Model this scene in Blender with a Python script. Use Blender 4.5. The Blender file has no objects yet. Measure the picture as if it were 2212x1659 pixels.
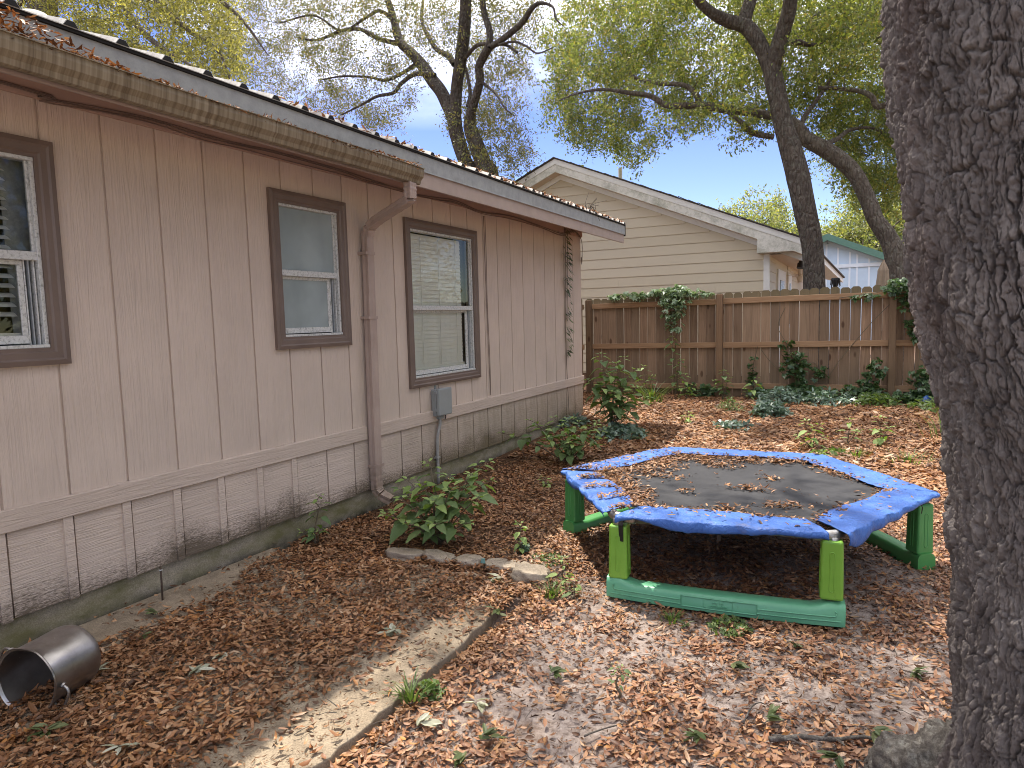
import bpy, math, random
import numpy as np
from mathutils import Matrix, Vector

# ------------------------------------------------------------------ camera, sky, sun, exposure
SC = bpy.context.scene
COL = SC.collection
rnd = random.Random(7)
rng = np.random.default_rng(11)
rad = math.radians
YAW, PITCH, ROLL = rad(27.69), rad(5.547), rad(-1.416)
FV = 1973.2 * 2212 / 3000                      # focal length in units of a 2212 px wide picture
CAM = np.array([3.55, 0.0, 1.532])
_f = np.array([-math.sin(YAW) * math.cos(PITCH), math.cos(YAW) * math.cos(PITCH), -math.sin(PITCH)])
_r0 = np.array([math.cos(YAW), math.sin(YAW), 0.0])
_u0 = np.cross(_r0, _f)
_r = _r0 * math.cos(ROLL) + _u0 * math.sin(ROLL)
_u = -_r0 * math.sin(ROLL) + _u0 * math.cos(ROLL)
camd = bpy.data.cameras.new('camera')
camd.sensor_width = 36.0
camd.lens = 1973.2 / 3000 * 36
camd.clip_start = 0.05
camd.clip_end = 2000
cam = bpy.data.objects.new('camera', camd)
COL.objects.link(cam)
cam.matrix_world = Matrix([[_r[0], _u[0], -_f[0], CAM[0]], [_r[1], _u[1], -_f[1], CAM[1]], [_r[2], _u[2], -_f[2], CAM[2]], [0, 0, 0, 1]])
SC.camera = cam

SUN_EL, SUN_DIR = rad(63), np.array([-0.76, 0.65])    # towards the sun, seen from above
world = bpy.data.worlds.new('World')
SC.world = world
world.use_nodes = True
wt = world.node_tree
wt.nodes.clear()
wo = wt.nodes.new('ShaderNodeOutputWorld')
wb = wt.nodes.new('ShaderNodeBackground')
sky = wt.nodes.new('ShaderNodeTexSky')
sky.sky_type = 'NISHITA'
sky.sun_disc = False
sky.sun_elevation = SUN_EL
sky.sun_rotation = math.atan2(SUN_DIR[0], SUN_DIR[1])
sky.air_density = 1.0
sky.dust_density = 0.0
sky.ozone_density = 2.0
wb.inputs['Strength'].default_value = 0.10
# thin broken cloud, the same all round the sky
tc = wt.nodes.new('ShaderNodeTexCoord')
mp = wt.nodes.new('ShaderNodeMapping'); mp.inputs['Scale'].default_value = (1.0, 1.0, 2.6)
nz = wt.nodes.new('ShaderNodeTexNoise'); nz.inputs['Scale'].default_value = 2.3; nz.inputs['Detail'].default_value = 7; nz.inputs['Roughness'].default_value = 0.55
rp = wt.nodes.new('ShaderNodeValToRGB')
rp.color_ramp.elements[0].position = 0.40; rp.color_ramp.elements[0].color = (0, 0, 0, 1)
rp.color_ramp.elements[1].position = 0.60; rp.color_ramp.elements[1].color = (1, 1, 1, 1)
sx = wt.nodes.new('ShaderNodeSeparateXYZ')
mr = wt.nodes.new('ShaderNodeMapRange'); mr.inputs['From Min'].default_value = 0.26; mr.inputs['From Max'].default_value = 0.46
mul = wt.nodes.new('ShaderNodeMath'); mul.operation = 'MULTIPLY'
mx = wt.nodes.new('ShaderNodeMix'); mx.data_type = 'RGBA'
mx.inputs['B'].default_value = (13.0, 12.8, 13.2, 1)
lk = wt.links.new
lk(tc.outputs['Generated'], mp.inputs['Vector']); lk(mp.outputs['Vector'], nz.inputs['Vector'])
lk(nz.outputs['Fac'], rp.inputs['Fac'])
lk(tc.outputs['Generated'], sx.inputs['Vector']); lk(sx.outputs['Z'], mr.inputs['Value'])
lk(rp.outputs['Color'], mul.inputs[0]); lk(mr.outputs['Result'], mul.inputs[1])
lk(mul.outputs['Value'], mx.inputs['Factor']); hs = wt.nodes.new('ShaderNodeHueSaturation'); hs.inputs['Saturation'].default_value = 1.2; hs.inputs['Value'].default_value = 0.56; hs.inputs['Hue'].default_value = 0.53
lk(sky.outputs['Color'], hs.inputs['Color']); lk(hs.outputs['Color'], mx.inputs['A'])
lk(mx.outputs['Result'], wb.inputs['Color']); lk(wb.outputs['Background'], wo.inputs['Surface'])

sund = bpy.data.lights.new('sun', 'SUN')
sund.energy = 2.4
sund.angle = rad(0.8)
sund.color = (1.0, 0.93, 0.82)
sun = bpy.data.objects.new('sun', sund)
COL.objects.link(sun)
_sv = Vector((SUN_DIR[0] * math.cos(SUN_EL), SUN_DIR[1] * math.cos(SUN_EL), math.sin(SUN_EL))).normalized()
sun.rotation_euler = _sv.to_track_quat('Z', 'Y').to_euler()
sun.location = (0, 0, 30)

SC.view_settings.view_transform = 'Standard'
SC.view_settings.look = 'None'
SC.view_settings.exposure = 1.9
SC.view_settings.gamma = 1.0
SC.render.engine = 'CYCLES'
SC.cycles.max_bounces = 8
SC.cycles.transparent_max_bounces = 8
SC.cycles.use_denoising = True
SC.cycles.pixel_filter_type = 'BLACKMAN_HARRIS'
SC.cycles.filter_width = 0.95

# ------------------------------------------------------------------ picture-to-place helpers (measuring only)
def ray(x, y):
    return _f + (x - 1106.0) / FV * _r - (y - 829.5) / FV * _u
def at(x, y, Y):
    d = ray(x, y); return CAM + d * (Y / d[1])
def onz(x, y, z=0.0):
    d = ray(x, y); return CAM + d * ((z - CAM[2]) / d[2])

# ------------------------------------------------------------------ numeric noise
def _hash(i, j, k, s):
    n = (i * 374761393 + j * 668265263 + k * 2147483647 + s * 144665) & 0xffffffff
    n = ((n ^ (n >> 13)) * 1274126177) & 0xffffffff
    n = ((n ^ (n >> 16)) * 2246822519) & 0xffffffff
    return ((n ^ (n >> 15)) & 0xffffff) / float(0xffffff)
def vnoise(p, s=0):
    p = np.asarray(p, float)
    i = np.floor(p).astype(np.int64); f = p - i; f = f * f * (3 - 2 * f)
    out = 0
    for a in (0, 1):
        for b in (0, 1):
            for c in (0, 1):
                w = (f[:, 0] if a else 1 - f[:, 0]) * (f[:, 1] if b else 1 - f[:, 1]) * (f[:, 2] if c else 1 - f[:, 2])
                out = out + w * _hash(i[:, 0] + a, i[:, 1] + b, i[:, 2] + c, s)
    return out
def fbm(p, o=4, s=0):
    p = np.asarray(p, float); a, t, q = 0.5, 0.0, 0.0
    for k in range(o):
        t = t + a * vnoise(p * 2 ** k, s + k * 17); q += a; a *= 0.5
    return t / q
def worley(u, v, s=0, wrap=None):
    i = np.floor(u).astype(np.int64); j = np.floor(v).astype(np.int64)
    f1 = np.full(u.shape, 9.0); f2 = f1.copy(); idv = np.zeros(u.shape)
    for a in (-1, 0, 1):
        for b in (-1, 0, 1):
            ci, cj = i + a, j + b
            hi = ci % wrap if wrap else ci
            px = ci + 0.15 + 0.7 * _hash(hi, cj, cj * 0, s); py = cj + 0.15 + 0.7 * _hash(hi, cj, cj * 0 + 1, s)
            d = np.hypot(u - px, v - py)
            h = _hash(hi, cj, cj * 0 + 2, s)
            m = d < f1
            f2 = np.where(m, f1, np.minimum(f2, d)); idv = np.where(m, h, idv); f1 = np.where(m, d, f1)
    return f1, f2, idv
def sstep(a, b, x):
    t = np.clip((np.asarray(x, float) - a) / (b - a), 0, 1); return t * t * (3 - 2 * t)

# ------------------------------------------------------------------ mesh helpers
def mesh_np(name, V, F, smooth=False):
    V = np.ascontiguousarray(V, dtype=np.float32); F = np.ascontiguousarray(F, dtype=np.int32)
    me = bpy.data.meshes.new(name)
    n, k = F.shape
    me.vertices.add(len(V)); me.vertices.foreach_set('co', V.ravel())
    me.loops.add(n * k); me.loops.foreach_set('vertex_index', F.ravel())
    me.polygons.add(n)
    me.polygons.foreach_set('loop_start', np.arange(n, dtype=np.int32) * k)
    me.polygons.foreach_set('loop_total', np.full(n, k, dtype=np.int32))
    if smooth: me.polygons.foreach_set('use_smooth', np.ones(n, dtype=bool))
    me.update(calc_edges=True)
    return me
def add(name, me, mat=None, parent=None, loc=None, rot=None, scale=None):
    o = bpy.data.objects.new(name, me)
    COL.objects.link(o)
    if mat and me is not None and not me.materials: me.materials.append(mat)
    if parent is not None:
        o.parent = parent
        pl = parent
        off = Vector((0, 0, 0))
        while pl is not None:
            off += pl.location; pl = pl.parent
        o.location = (Vector(loc) if loc is not None else Vector((0, 0, 0))) - off
    elif loc is not None:
        o.location = loc
    if rot is not None: o.rotation_euler = rot
    if scale is not None: o.scale = scale
    return o
def tag(o, label=None, cat=None, group=None, kind=None):
    if label: o['label'] = label
    if cat: o['category'] = cat
    if group: o['group'] = group
    if kind: o['kind'] = kind
    return o
def thing(name, label, cat, loc=(0, 0, 0), group=None):
    o = bpy.data.objects.new(name, None); COL.objects.link(o)
    o.location = loc; o.empty_display_size = 0.1
    return tag(o, label, cat, group)

class MB:
    def __init__(s): s.v = []; s.f = []
    def add(s, V, F):
        b = len(s.v); s.v += [tuple(map(float, q)) for q in V]; s.f += [tuple(int(i) + b for i in q) for q in F]; return s
    def box(s, lo, hi):
        x0, y0, z0 = lo; x1, y1, z1 = hi
        return s.add([(x0, y0, z0), (x1, y0, z0), (x1, y1, z0), (x0, y1, z0), (x0, y0, z1), (x1, y0, z1), (x1, y1, z1), (x0, y1, z1)],
                     [(0, 3, 2, 1), (4, 5, 6, 7), (0, 1, 5, 4), (1, 2, 6, 5), (2, 3, 7, 6), (3, 0, 4, 7)])
    def prism(s, poly, axis, a, b):
        """polygon (2-D) pushed along an axis from a to b; axis 'y' takes (x,z), 'x' takes (y,z), 'z' takes (x,y)"""
        def P(q, t): return (q[0], t, q[1]) if axis == 'y' else (t, q[0], q[1]) if axis == 'x' else (q[0], q[1], t)
        n = len(poly)
        V = [P(q, a) for q in poly] + [P(q, b) for q in poly]
        return s.add(V, [tuple(range(n))[::-1], tuple(range(n, 2 * n))] + [(i, (i + 1) % n, n + (i + 1) % n, n + i) for i in range(n)])
    def beam(s, p, q, w, h, up=(0, 0, 1)):
        p, q = Vector(p), Vector(q); d = (q - p).normalized(); sd = d.cross(Vector(up)).normalized(); uu = sd.cross(d)
        V = []
        for e in (p, q):
            for a, b in ((-1, -1), (1, -1), (1, 1), (-1, 1)): V.append(e + sd * a * w / 2 + uu * b * h / 2)
        return s.add(V, [(3, 2, 1, 0), (4, 5, 6, 7), (0, 1, 5, 4), (1, 2, 6, 5), (2, 3, 7, 6), (3, 0, 4, 7)])
    def tube(s, path, r, n=8, cap=True):
        V, F = tube_np(path, r, n); b = len(s.v)
        s.add(V, F)
        if cap:
            m = len(path)
            s.f.append(tuple(b + i for i in range(n))[::-1]); s.f.append(tuple(b + (m - 1) * n + i for i in range(n)))
        return s
    def build(s, name, mat, parent=None, smooth=False, bevel=0, seg=2, loc=None):
        me = bpy.data.meshes.new(name); me.from_pydata(s.v, [], s.f); me.update()
        if smooth: me.polygons.foreach_set('use_smooth', [True] * len(me.polygons))
        o = add(name, me, mat, parent, loc)
        if bevel:
            m = o.modifiers.new('bevel', 'BEVEL'); m.width = bevel; m.segments = seg; m.limit_method = 'ANGLE'; m.angle_limit = rad(40)
        return o
def frames(P):
    P = np.asarray(P, float); T = np.gradient(P, axis=0); T /= np.linalg.norm(T, axis=1)[:, None] + 1e-12
    n = np.cross(T[0], (0.31, 0.85, 0.42)); n /= np.linalg.norm(n)
    N = []
    for t in T:
        n = n - t * (n @ t); n /= np.linalg.norm(n) + 1e-12; N.append(n)
    N = np.array(N); return T, N, np.cross(T, N)
def tube_np(path, r, n=8):
    P = np.asarray(path, float); m = len(P); r = np.broadcast_to(np.asarray(r, float), (m,))
    T, N, B = frames(P); a = np.linspace(0, 2 * math.pi, n, endpoint=False)
    V = P[:, None, :] + (N[:, None, :] * np.cos(a)[None, :, None] + B[:, None, :] * np.sin(a)[None, :, None]) * r[:, None, None]
    i = np.arange(m - 1)[:, None] * n; j = np.arange(n)[None, :]; k = (j + 1) % n
    F = np.stack([i + j, i + k, i + n + k, i + n + j], -1).reshape(-1, 4)
    return V.reshape(-1, 3), F
def smooth_path(P, per=6):
    P = np.asarray(P, float)
    if len(P) < 3: return np.array([P[0] + (P[-1] - P[0]) * t for t in np.linspace(0, 1, per + 1)])
    Q = np.vstack([2 * P[0] - P[1], P, 2 * P[-1] - P[-2]]); out = []
    for i in range(1, len(Q) - 2):
        for t in np.linspace(0, 1, per, endpoint=False):
            a, b, c, d = Q[i - 1], Q[i], Q[i + 1], Q[i + 2]
            out.append(0.5 * ((2 * b) + (-a + c) * t + (2 * a - 5 * b + 4 * c - d) * t * t + (-a + 3 * b - 3 * c + d) * t ** 3))
    out.append(P[-1]); return np.array(out)
class NP:
    """big joined mesh of equal-sided faces"""
    def __init__(s): s.V = []; s.F = []; s.n = 0
    def add(s, V, F): s.V.append(V); s.F.append(np.asarray(F) + s.n); s.n += len(V)
    def build(s, name, mat, parent=None, smooth=True, loc=None):
        return add(name, mesh_np(name, np.vstack(s.V), np.vstack(s.F), smooth), mat, parent, loc)

# ------------------------------------------------------------------ materials
class N:
    def __init__(s, name):
        s.m = bpy.data.materials.new(name); s.m.use_nodes = True; s.t = s.m.node_tree; s.t.nodes.clear()
        s.out = s.t.nodes.new('ShaderNodeOutputMaterial')
        s.b = s.t.nodes.new('ShaderNodeBsdfPrincipled'); s.t.links.new(s.b.outputs[0], s.out.inputs[0])
        s.tc = s.t.nodes.new('ShaderNodeTexCoord'); s.oi = None; s.geo = None
    def n(s, typ, **kw):
        q = s.t.nodes.new('ShaderNode' + typ)
        for k, val in kw.items():
            if hasattr(q, k) and k not in q.inputs: setattr(q, k, val)
            else: s.put(q.inputs[k], val)
        return q
    def put(s, sock, val):
        if isinstance(val, bpy.types.NodeSocket): s.t.links.new(val, sock)
        elif isinstance(val, (tuple, list)) and sock.type == 'RGBA' and len(val) == 3: sock.default_value = (*val, 1)
        else: sock.default_value = val
    def rand(s):
        if not s.oi: s.oi = s.t.nodes.new('ShaderNodeObjectInfo')
        return s.oi.outputs['Random']
    def island(s):
        if not s.geo: s.geo = s.t.nodes.new('ShaderNodeNewGeometry')
        return s.geo.outputs['Random Per Island']
    def co(s, scale=(1, 1, 1), offset=None, which='Object'):
        q = s.t.nodes.new('ShaderNodeMapping'); q.inputs['Scale'].default_value = scale
        s.t.links.new(s.tc.outputs[which], q.inputs['Vector'])
        if offset is not None:
            m = s.n('Math', operation='MULTIPLY'); s.put(m.inputs[0], offset); m.inputs[1].default_value = 37.0
            c = s.t.nodes.new('ShaderNodeCombineXYZ')
            for i in range(3): s.t.links.new(m.outputs[0], c.inputs[i])
            s.t.links.new(c.outputs[0], q.inputs['Location'])
        return q.outputs[0]
    def noise(s, vec, scale=5, detail=4, rough=0.5, dist=0.0):
        q = s.t.nodes.new('ShaderNodeTexNoise'); s.t.links.new(vec, q.inputs['Vector'])
        q.inputs['Scale'].default_value = scale; q.inputs['Detail'].default_value = detail; q.inputs['Roughness'].default_value = rough; q.inputs['Distortion'].default_value = dist
        return q.outputs['Fac']
    def ramp(s, fac, stops, mode='LINEAR'):
        q = s.t.nodes.new('ShaderNodeValToRGB'); q.color_ramp.interpolation = mode; e = q.color_ramp.elements
        while len(e) < len(stops): e.new(0.5)
        for el, (p, c) in zip(e, stops):
            el.position = p; el.color = (*c, 1) if isinstance(c, tuple) else (c, c, c, 1)
        s.t.links.new(fac, q.inputs['Fac']); return q.outputs['Color']
    def mix(s, fac, a, b, mode='MIX'):
        q = s.t.nodes.new('ShaderNodeMix'); q.data_type = 'RGBA'; q.blend_type = mode
        s.put(q.inputs['Factor'], fac); s.put(q.inputs['A'], a); s.put(q.inputs['B'], b); return q.outputs['Result']
    def math(s, op, a, b=0.0):
        q = s.t.nodes.new('ShaderNodeMath'); q.operation = op; s.put(q.inputs[0], a); s.put(q.inputs[1], b); return q.outputs[0]
    def xyz(s, which='Object'):
        q = s.t.nodes.new('ShaderNodeSeparateXYZ'); s.t.links.new(s.tc.outputs[which], q.inputs[0]); return q.outputs
    def pos(s):
        if not s.geo: s.geo = s.t.nodes.new('ShaderNodeNewGeometry')
        q = s.t.nodes.new('ShaderNodeSeparateXYZ'); s.t.links.new(s.geo.outputs['Position'], q.inputs[0]); return q.outputs, s.geo.outputs['Position']
    def bump(s, h, strength=0.3, dist=0.01):
        q = s.t.nodes.new('ShaderNodeBump'); q.inputs['Strength'].default_value = strength; q.inputs['Distance'].default_value = dist
        s.t.links.new(h, q.inputs['Height'])
        if s.b.inputs['Normal'].is_linked: s.t.links.new(s.b.inputs['Normal'].links[0].from_socket, q.inputs['Normal'])
        s.t.links.new(q.outputs[0], s.b.inputs['Normal'])
    def fin(s, color=None, rough=0.7, metal=0.0, spec=None):
        if color is not None: s.put(s.b.inputs['Base Color'], color)
        s.put(s.b.inputs['Roughness'], rough); s.put(s.b.inputs['Metallic'], metal)
        if spec is not None: s.b.inputs['Specular IOR Level'].default_value = spec
        return s.m
def plain(name, c, rough=0.6, metal=0.0, var=0.12, scale=9, bump=0.0, bscale=60, spec=None):
    k = N(name); v = k.co()
    lo = tuple(x * (1 - var) for x in c); hi = tuple(min(1, x * (1 + var)) for x in c)
    col = k.ramp(k.noise(v, scale, 5, 0.6), [(0.3, lo), (0.7, hi)])
    if bump: k.bump(k.noise(v, bscale, 4, 0.6), bump, 0.004)
    return k.fin(col, rough, metal, spec)

M = {}
def mats():
    # --- painted siding: pinkish beige paint on grooved plywood with raised grain
    def siding(name, grain, dirt, c=(0.585, 0.475, 0.395)):
        k = N(name); r = k.rand()
        (px, py, pz), P = k.pos()
        v = k.co(grain, r)
        g = k.noise(v, 1.0, 5, 0.6, 1.6)
        w = k.noise(k.co((1.3, 1.3, 1.3), r), 2.0, 4, 0.6)
        tone = k.ramp(w, [(0.3, tuple(x * 0.93 for x in c)), (0.7, tuple(x * 1.05 for x in c))])
        tone = k.mix(k.math('MULTIPLY', r, 0.14), tone, (0.36, 0.29, 0.25))
        tone = k.mix(0.5, tone, k.ramp(g, [(0.30, 0.80), (0.45, 1.0), (0.55, 0.92), (0.70, 1.06)]), 'MULTIPLY')
        # chips and flecks where the paint has gone
        fl = k.ramp(k.noise(k.co((16, 16, 7), r), 1.0, 6, 0.7), [(0.72, 0.0), (0.76, 1.0)])
        tone = k.mix(k.math('MULTIPLY', fl, 0.55), tone, (0.16, 0.12, 0.10))
        if dirt:
            h = k.n('MapRange', **{'Value': pz, 'From Min': 0.16, 'From Max': 0.62, 'To Min': 1.0, 'To Max': 0.0}).outputs[0]
            sp = k.noise(k.co((9, 9, 30)), 5.0, 8, 0.8)
            pt = k.noise(P, 1.9, 4, 0.6)
            mold = k.math('ADD', k.math('ADD', k.math('MULTIPLY', h, 0.95), k.math('MULTIPLY', pt, 1.1)), k.math('MULTIPLY', sp, 1.5))
            mold = k.ramp(k.math('MULTIPLY', mold, 0.4), [(0.765, 0.0), (0.90, 1.0)])
            tone = k.mix(k.math('MULTIPLY', mold, 0.88), tone, (0.085, 0.062, 0.038))
            far = k.n('MapRange', **{'Value': py, 'From Min': 3.9, 'From Max': 6.0}).outputs[0]
            gr = k.ramp(k.noise(k.co((2, 2.5, 1.2)), 2.0, 6, 0.7), [(0.3, 0.25), (0.7, 1.0)])
            tone = k.mix(k.math('MULTIPLY', k.math('MULTIPLY', far, gr), 0.82), tone, (0.185, 0.15, 0.08))
        k.bump(g, 0.9, 0.008)
        k.bump(k.noise(k.co((40, 40, 40)), 6, 3, 0.6), 0.12, 0.002)
        return k.fin(tone, 0.62, 0, 0.35)
    M['siding'] = siding('siding_paint', (1, 34, 1.3), False)
    M['skirt'] = siding('skirt_paint', (1, 2.2, 55), True)
    M['band'] = siding('band_paint', (1, 2.0, 34), False, (0.545, 0.44, 0.365))
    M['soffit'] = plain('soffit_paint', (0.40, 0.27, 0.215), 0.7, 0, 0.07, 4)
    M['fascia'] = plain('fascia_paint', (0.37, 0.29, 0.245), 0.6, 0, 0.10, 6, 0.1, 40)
    k = N('drip_metal'); c = k.ramp(k.noise(k.co((3, 3, 3)), 4, 8, 0.75), [(0.3, (0.24, 0.25, 0.245)), (0.6, (0.34, 0.35, 0.345)), (0.8, (0.40, 0.40, 0.385))])
    M['drip'] = k.fin(c, 0.6, 0.1)
    k = N('gutter_paint'); s = k.noise(k.co((2, 55, 0.6)), 1, 4, 0.6)
    c = k.ramp(s, [(0.35, (0.135, 0.10, 0.06)), (0.52, (0.215, 0.17, 0.11)), (0.7, (0.285, 0.235, 0.16))])
    M['gutter'] = k.fin(c, 0.55, 0, 0.4)
    k = N('downspout_paint'); (px, py, pz), P = k.pos()
    low = k.n('MapRange', **{'Value': pz, 'From Min': 0.1, 'From Max': 0.5, 'To Min': 1.0, 'To Max': 0.0}).outputs[0]
    c = k.ramp(k.noise(k.co(), 3, 6, 0.7), [(0.3, (0.33, 0.245, 0.205)), (0.7, (0.43, 0.33, 0.28))])
    c = k.mix(k.math('MULTIPLY', low, k.ramp(k.noise(k.co(), 14, 6, 0.7), [(0.35, 0.3), (0.65, 0.9)])), c, (0.15, 0.11, 0.06))
    M['downspout'] = k.fin(c, 0.5, 0, 0.4)
    M['casing'] = plain('window_casing_paint', (0.15, 0.106, 0.085), 0.5, 0, 0.12, 5, 0.15, 30)
    k = N('weathered_aluminium'); c = k.ramp(k.noise(k.co((1, 1, 1)), 60, 5, 0.75), [(0.34, (0.26, 0.26, 0.24)), (0.48, (0.55, 0.55, 0.53)), (0.75, (0.68, 0.68, 0.66))])
    M['alu'] = k.fin(c, 0.5, 0.15)
    M['alu_dark'] = plain('grey_aluminium_track', (0.30, 0.32, 0.33), 0.5, 0.3, 0.2, 40)
    # glass
    k = N('window_glass')
    tr = k.n('BsdfTransparent', Color=(0.95, 0.97, 0.96)); gl = k.n('BsdfGlossy', Color=(1, 1, 1), Roughness=0.015); fr = k.n('Fresnel', IOR=1.42)
    ms = k.t.nodes.new('ShaderNodeMixShader'); k.t.links.new(fr.outputs[0], ms.inputs[0]); k.t.links.new(tr.outputs[0], ms.inputs[1]); k.t.links.new(gl.outputs[0], ms.inputs[2])
    k.t.links.new(ms.outputs[0], k.out.inputs[0]); M['glass'] = k.m
    k = N('frosted_glass'); c = k.ramp(k.noise(k.co((1, 1.2, 1)), 3.2, 3, 0.5), [(0.3, (0.20, 0.24, 0.24)), (0.7, (0.30, 0.345, 0.35))])
    k.bump(k.noise(k.co(), 260, 2, 0.5), 0.15, 0.001); M['frost'] = k.fin(c, 0.33, 0, 0.7)
    M['blind'] = plain('blind_slat', (0.84, 0.84, 0.79), 0.5, 0, 0.04)
    M['shutter'] = plain('plantation_slat', (0.72, 0.71, 0.68), 0.5, 0, 0.04)
    M['cord'] = plain('blind_cord', (0.55, 0.54, 0.5), 0.8)
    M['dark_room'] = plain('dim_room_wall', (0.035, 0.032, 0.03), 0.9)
    k = N('metal_roof'); c = k.ramp(k.noise(k.co(), 6, 8, 0.75), [(0.3, (0.16, 0.13, 0.11)), (0.55, (0.42, 0.40, 0.36)), (0.75, (0.55, 0.53, 0.49))]); M['roof'] = k.fin(c, 0.5, 0.3)
    M['closure'] = plain('black_closure_foam', (0.012, 0.012, 0.012), 0.9)
    M['wire'] = plain('painted_cable', (0.17, 0.12, 0.095), 0.6)
    M['pvc'] = plain('chalky_pvc', (0.72, 0.68, 0.60), 0.6, 0, 0.15, 20, 0.4, 40)
    M['grey_box'] = plain('grey_plastic_box', (0.27, 0.285, 0.28), 0.45, 0, 0.05, 8)
    M['conduit'] = plain('grey_conduit', (0.30, 0.29, 0.27), 0.5, 0, 0.12, 30)
    # concrete
    def concrete(name, a, b, moss=0.0, wet=0.0):
        k = N(name); (px, py, pz), P = k.pos()
        c = k.ramp(k.noise(k.co(), 5, 9, 0.72), [(0.3, a), (0.7, b)])
        ag = k.ramp(k.noise(k.co(), 150, 3, 0.7), [(0.35, 0.55), (0.65, 1.1)])
        c = k.mix(0.8, c, ag, 'MULTIPLY')
        if moss:
            mm = k.ramp(k.noise(k.co((1, 1, 2)), 3.0, 7, 0.7), [(0.38, 0.0), (0.66, moss)])
            c = k.mix(mm, c, (0.135, 0.125, 0.05))
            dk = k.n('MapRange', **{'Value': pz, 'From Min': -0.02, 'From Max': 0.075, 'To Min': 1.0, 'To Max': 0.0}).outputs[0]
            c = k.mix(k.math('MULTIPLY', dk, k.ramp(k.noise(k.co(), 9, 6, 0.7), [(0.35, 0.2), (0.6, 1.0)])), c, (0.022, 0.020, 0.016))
        k.bump(k.noise(k.co(), 120, 5, 0.75), 0.55, 0.006); k.bump(k.noise(k.co(), 14, 5, 0.6), 0.35, 0.012)
        return k.fin(c, 0.9, 0, 0.25)
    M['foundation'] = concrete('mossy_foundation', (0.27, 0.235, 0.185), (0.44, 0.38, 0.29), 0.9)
    M['slab'] = concrete('worn_concrete', (0.17, 0.130, 0.088), (0.41, 0.33, 0.235))
    M['rubble'] = concrete('broken_concrete', (0.24, 0.195, 0.145), (0.47, 0.39, 0.30))
    # ground: pale sand, dark humus, brown catkin mush
    k = N('yard_soil'); (px, py, pz), P = k.pos()
    sandy = k.n('MapRange', **{'Value': px, 'From Min': 1.3, 'From Max': 2.4}).outputs[0]
    nearer = k.n('MapRange', **{'Value': py, 'From Min': 3.9, 'From Max': 6.3, 'To Min': 1.0, 'To Max': 0.12}).outputs[0]
    pn = k.ramp(k.noise(k.co(), 2.6, 6, 0.62), [(0.30, 0.15), (0.44, 1.0)])
    fac = k.math('MULTIPLY', k.math('MULTIPLY', sandy, nearer), pn)
    sand = k.ramp(k.noise(k.co(), 26, 8, 0.75), [(0.30, (0.10, 0.072, 0.055)), (0.47, (0.29, 0.232, 0.20)), (0.70, (0.46, 0.39, 0.345))])
    hum = k.ramp(k.noise(k.co(), 30, 8, 0.75), [(0.3, (0.035, 0.020, 0.012)), (0.55, (0.115, 0.062, 0.034)), (0.75, (0.21, 0.12, 0.068))])
    c = k.mix(fac, hum, sand)
    k.bump(k.noise(k.co(), 90, 6, 0.75), 0.8, 0.012); k.bump(k.noise(k.co(), 320, 3, 0.7), 0.4, 0.004)
    M['soil'] = k.fin(c, 0.95, 0, 0.15)
    # leaves on the ground
    def leafy(name, stops, rough=0.55, trans=0.0, tcol=None, island=True, spec=0.35, bump=False, hue=0.0):
        k = N(name); r = k.island() if island else k.rand()
        c = k.ramp(r, stops)
        c = k.mix(0.35, c, k.ramp(k.noise(k.co(), 55, 3, 0.6), [(0.3, 0.55), (0.7, 1.25)]), 'MULTIPLY')
        if hue: c = k.mix(k.ramp(k.noise(k.co(), 2.2, 5, 0.65), [(0.40, 0.0), (0.66, hue)]), c, (0.10, 0.052, 0.026))     # damp, matted drifts
        m = k.fin(c, rough, 0, spec)
        if trans:
            t = k.t.nodes.new('ShaderNodeBsdfTranslucent')
            tc_ = k.mix(1.0, c, tcol or (1.6, 1.5, 0.6), 'MULTIPLY'); k.t.links.new(tc_, t.inputs['Color'])
            ms = k.t.nodes.new('ShaderNodeMixShader'); ms.inputs[0].default_value = trans
            k.t.links.new(k.b.outputs[0], ms.inputs[1]); k.t.links.new(t.outputs[0], ms.inputs[2]); k.t.links.new(ms.outputs[0], k.out.inputs[0])
        return m
    M['litter'] = leafy('fallen_oak_leaf', [(0.0, (0.05, 0.022, 0.011)), (0.2, (0.16, 0.066, 0.026)), (0.42, (0.28, 0.122, 0.049)), (0.62, (0.37, 0.185, 0.085)), (0.82, (0.47, 0.285, 0.155)), (0.93, (0.39, 0.165, 0.04)), (1.0, (0.56, 0.40, 0.26))], 0.5, 0.12, (1.5, 1.1, 0.7), hue=0.6)
    M['litter_pink'] = leafy('fallen_oak_leaf_pale', [(0.0, (0.09, 0.040, 0.022)), (0.3, (0.25, 0.110, 0.055)), (0.6, (0.38, 0.19, 0.098)), (0.85, (0.48, 0.285, 0.165)), (0.93, (0.44, 0.205, 0.055)), (1.0, (0.54, 0.37, 0.245))], 0.5, 0.12, (1.5, 1.1, 0.7), hue=0.4)
    M['catkin'] = leafy('catkin_crumbs', [(0.0, (0.055, 0.028, 0.014)), (0.5, (0.13, 0.065, 0.032)), (1.0, (0.22, 0.12, 0.06))], 0.9)
    M['sprig'] = leafy('fresh_oak_leaf', [(0.0, (0.045, 0.065, 0.022)), (0.5, (0.085, 0.115, 0.04)), (1.0, (0.15, 0.165, 0.075))], 0.45, 0.2)
    M['sprig_pale'] = leafy('silvery_oak_leaf', [(0.0, (0.22, 0.23, 0.15)), (0.5, (0.36, 0.36, 0.26)), (1.0, (0.50, 0.50, 0.40))], 0.6, 0.2)
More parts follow.
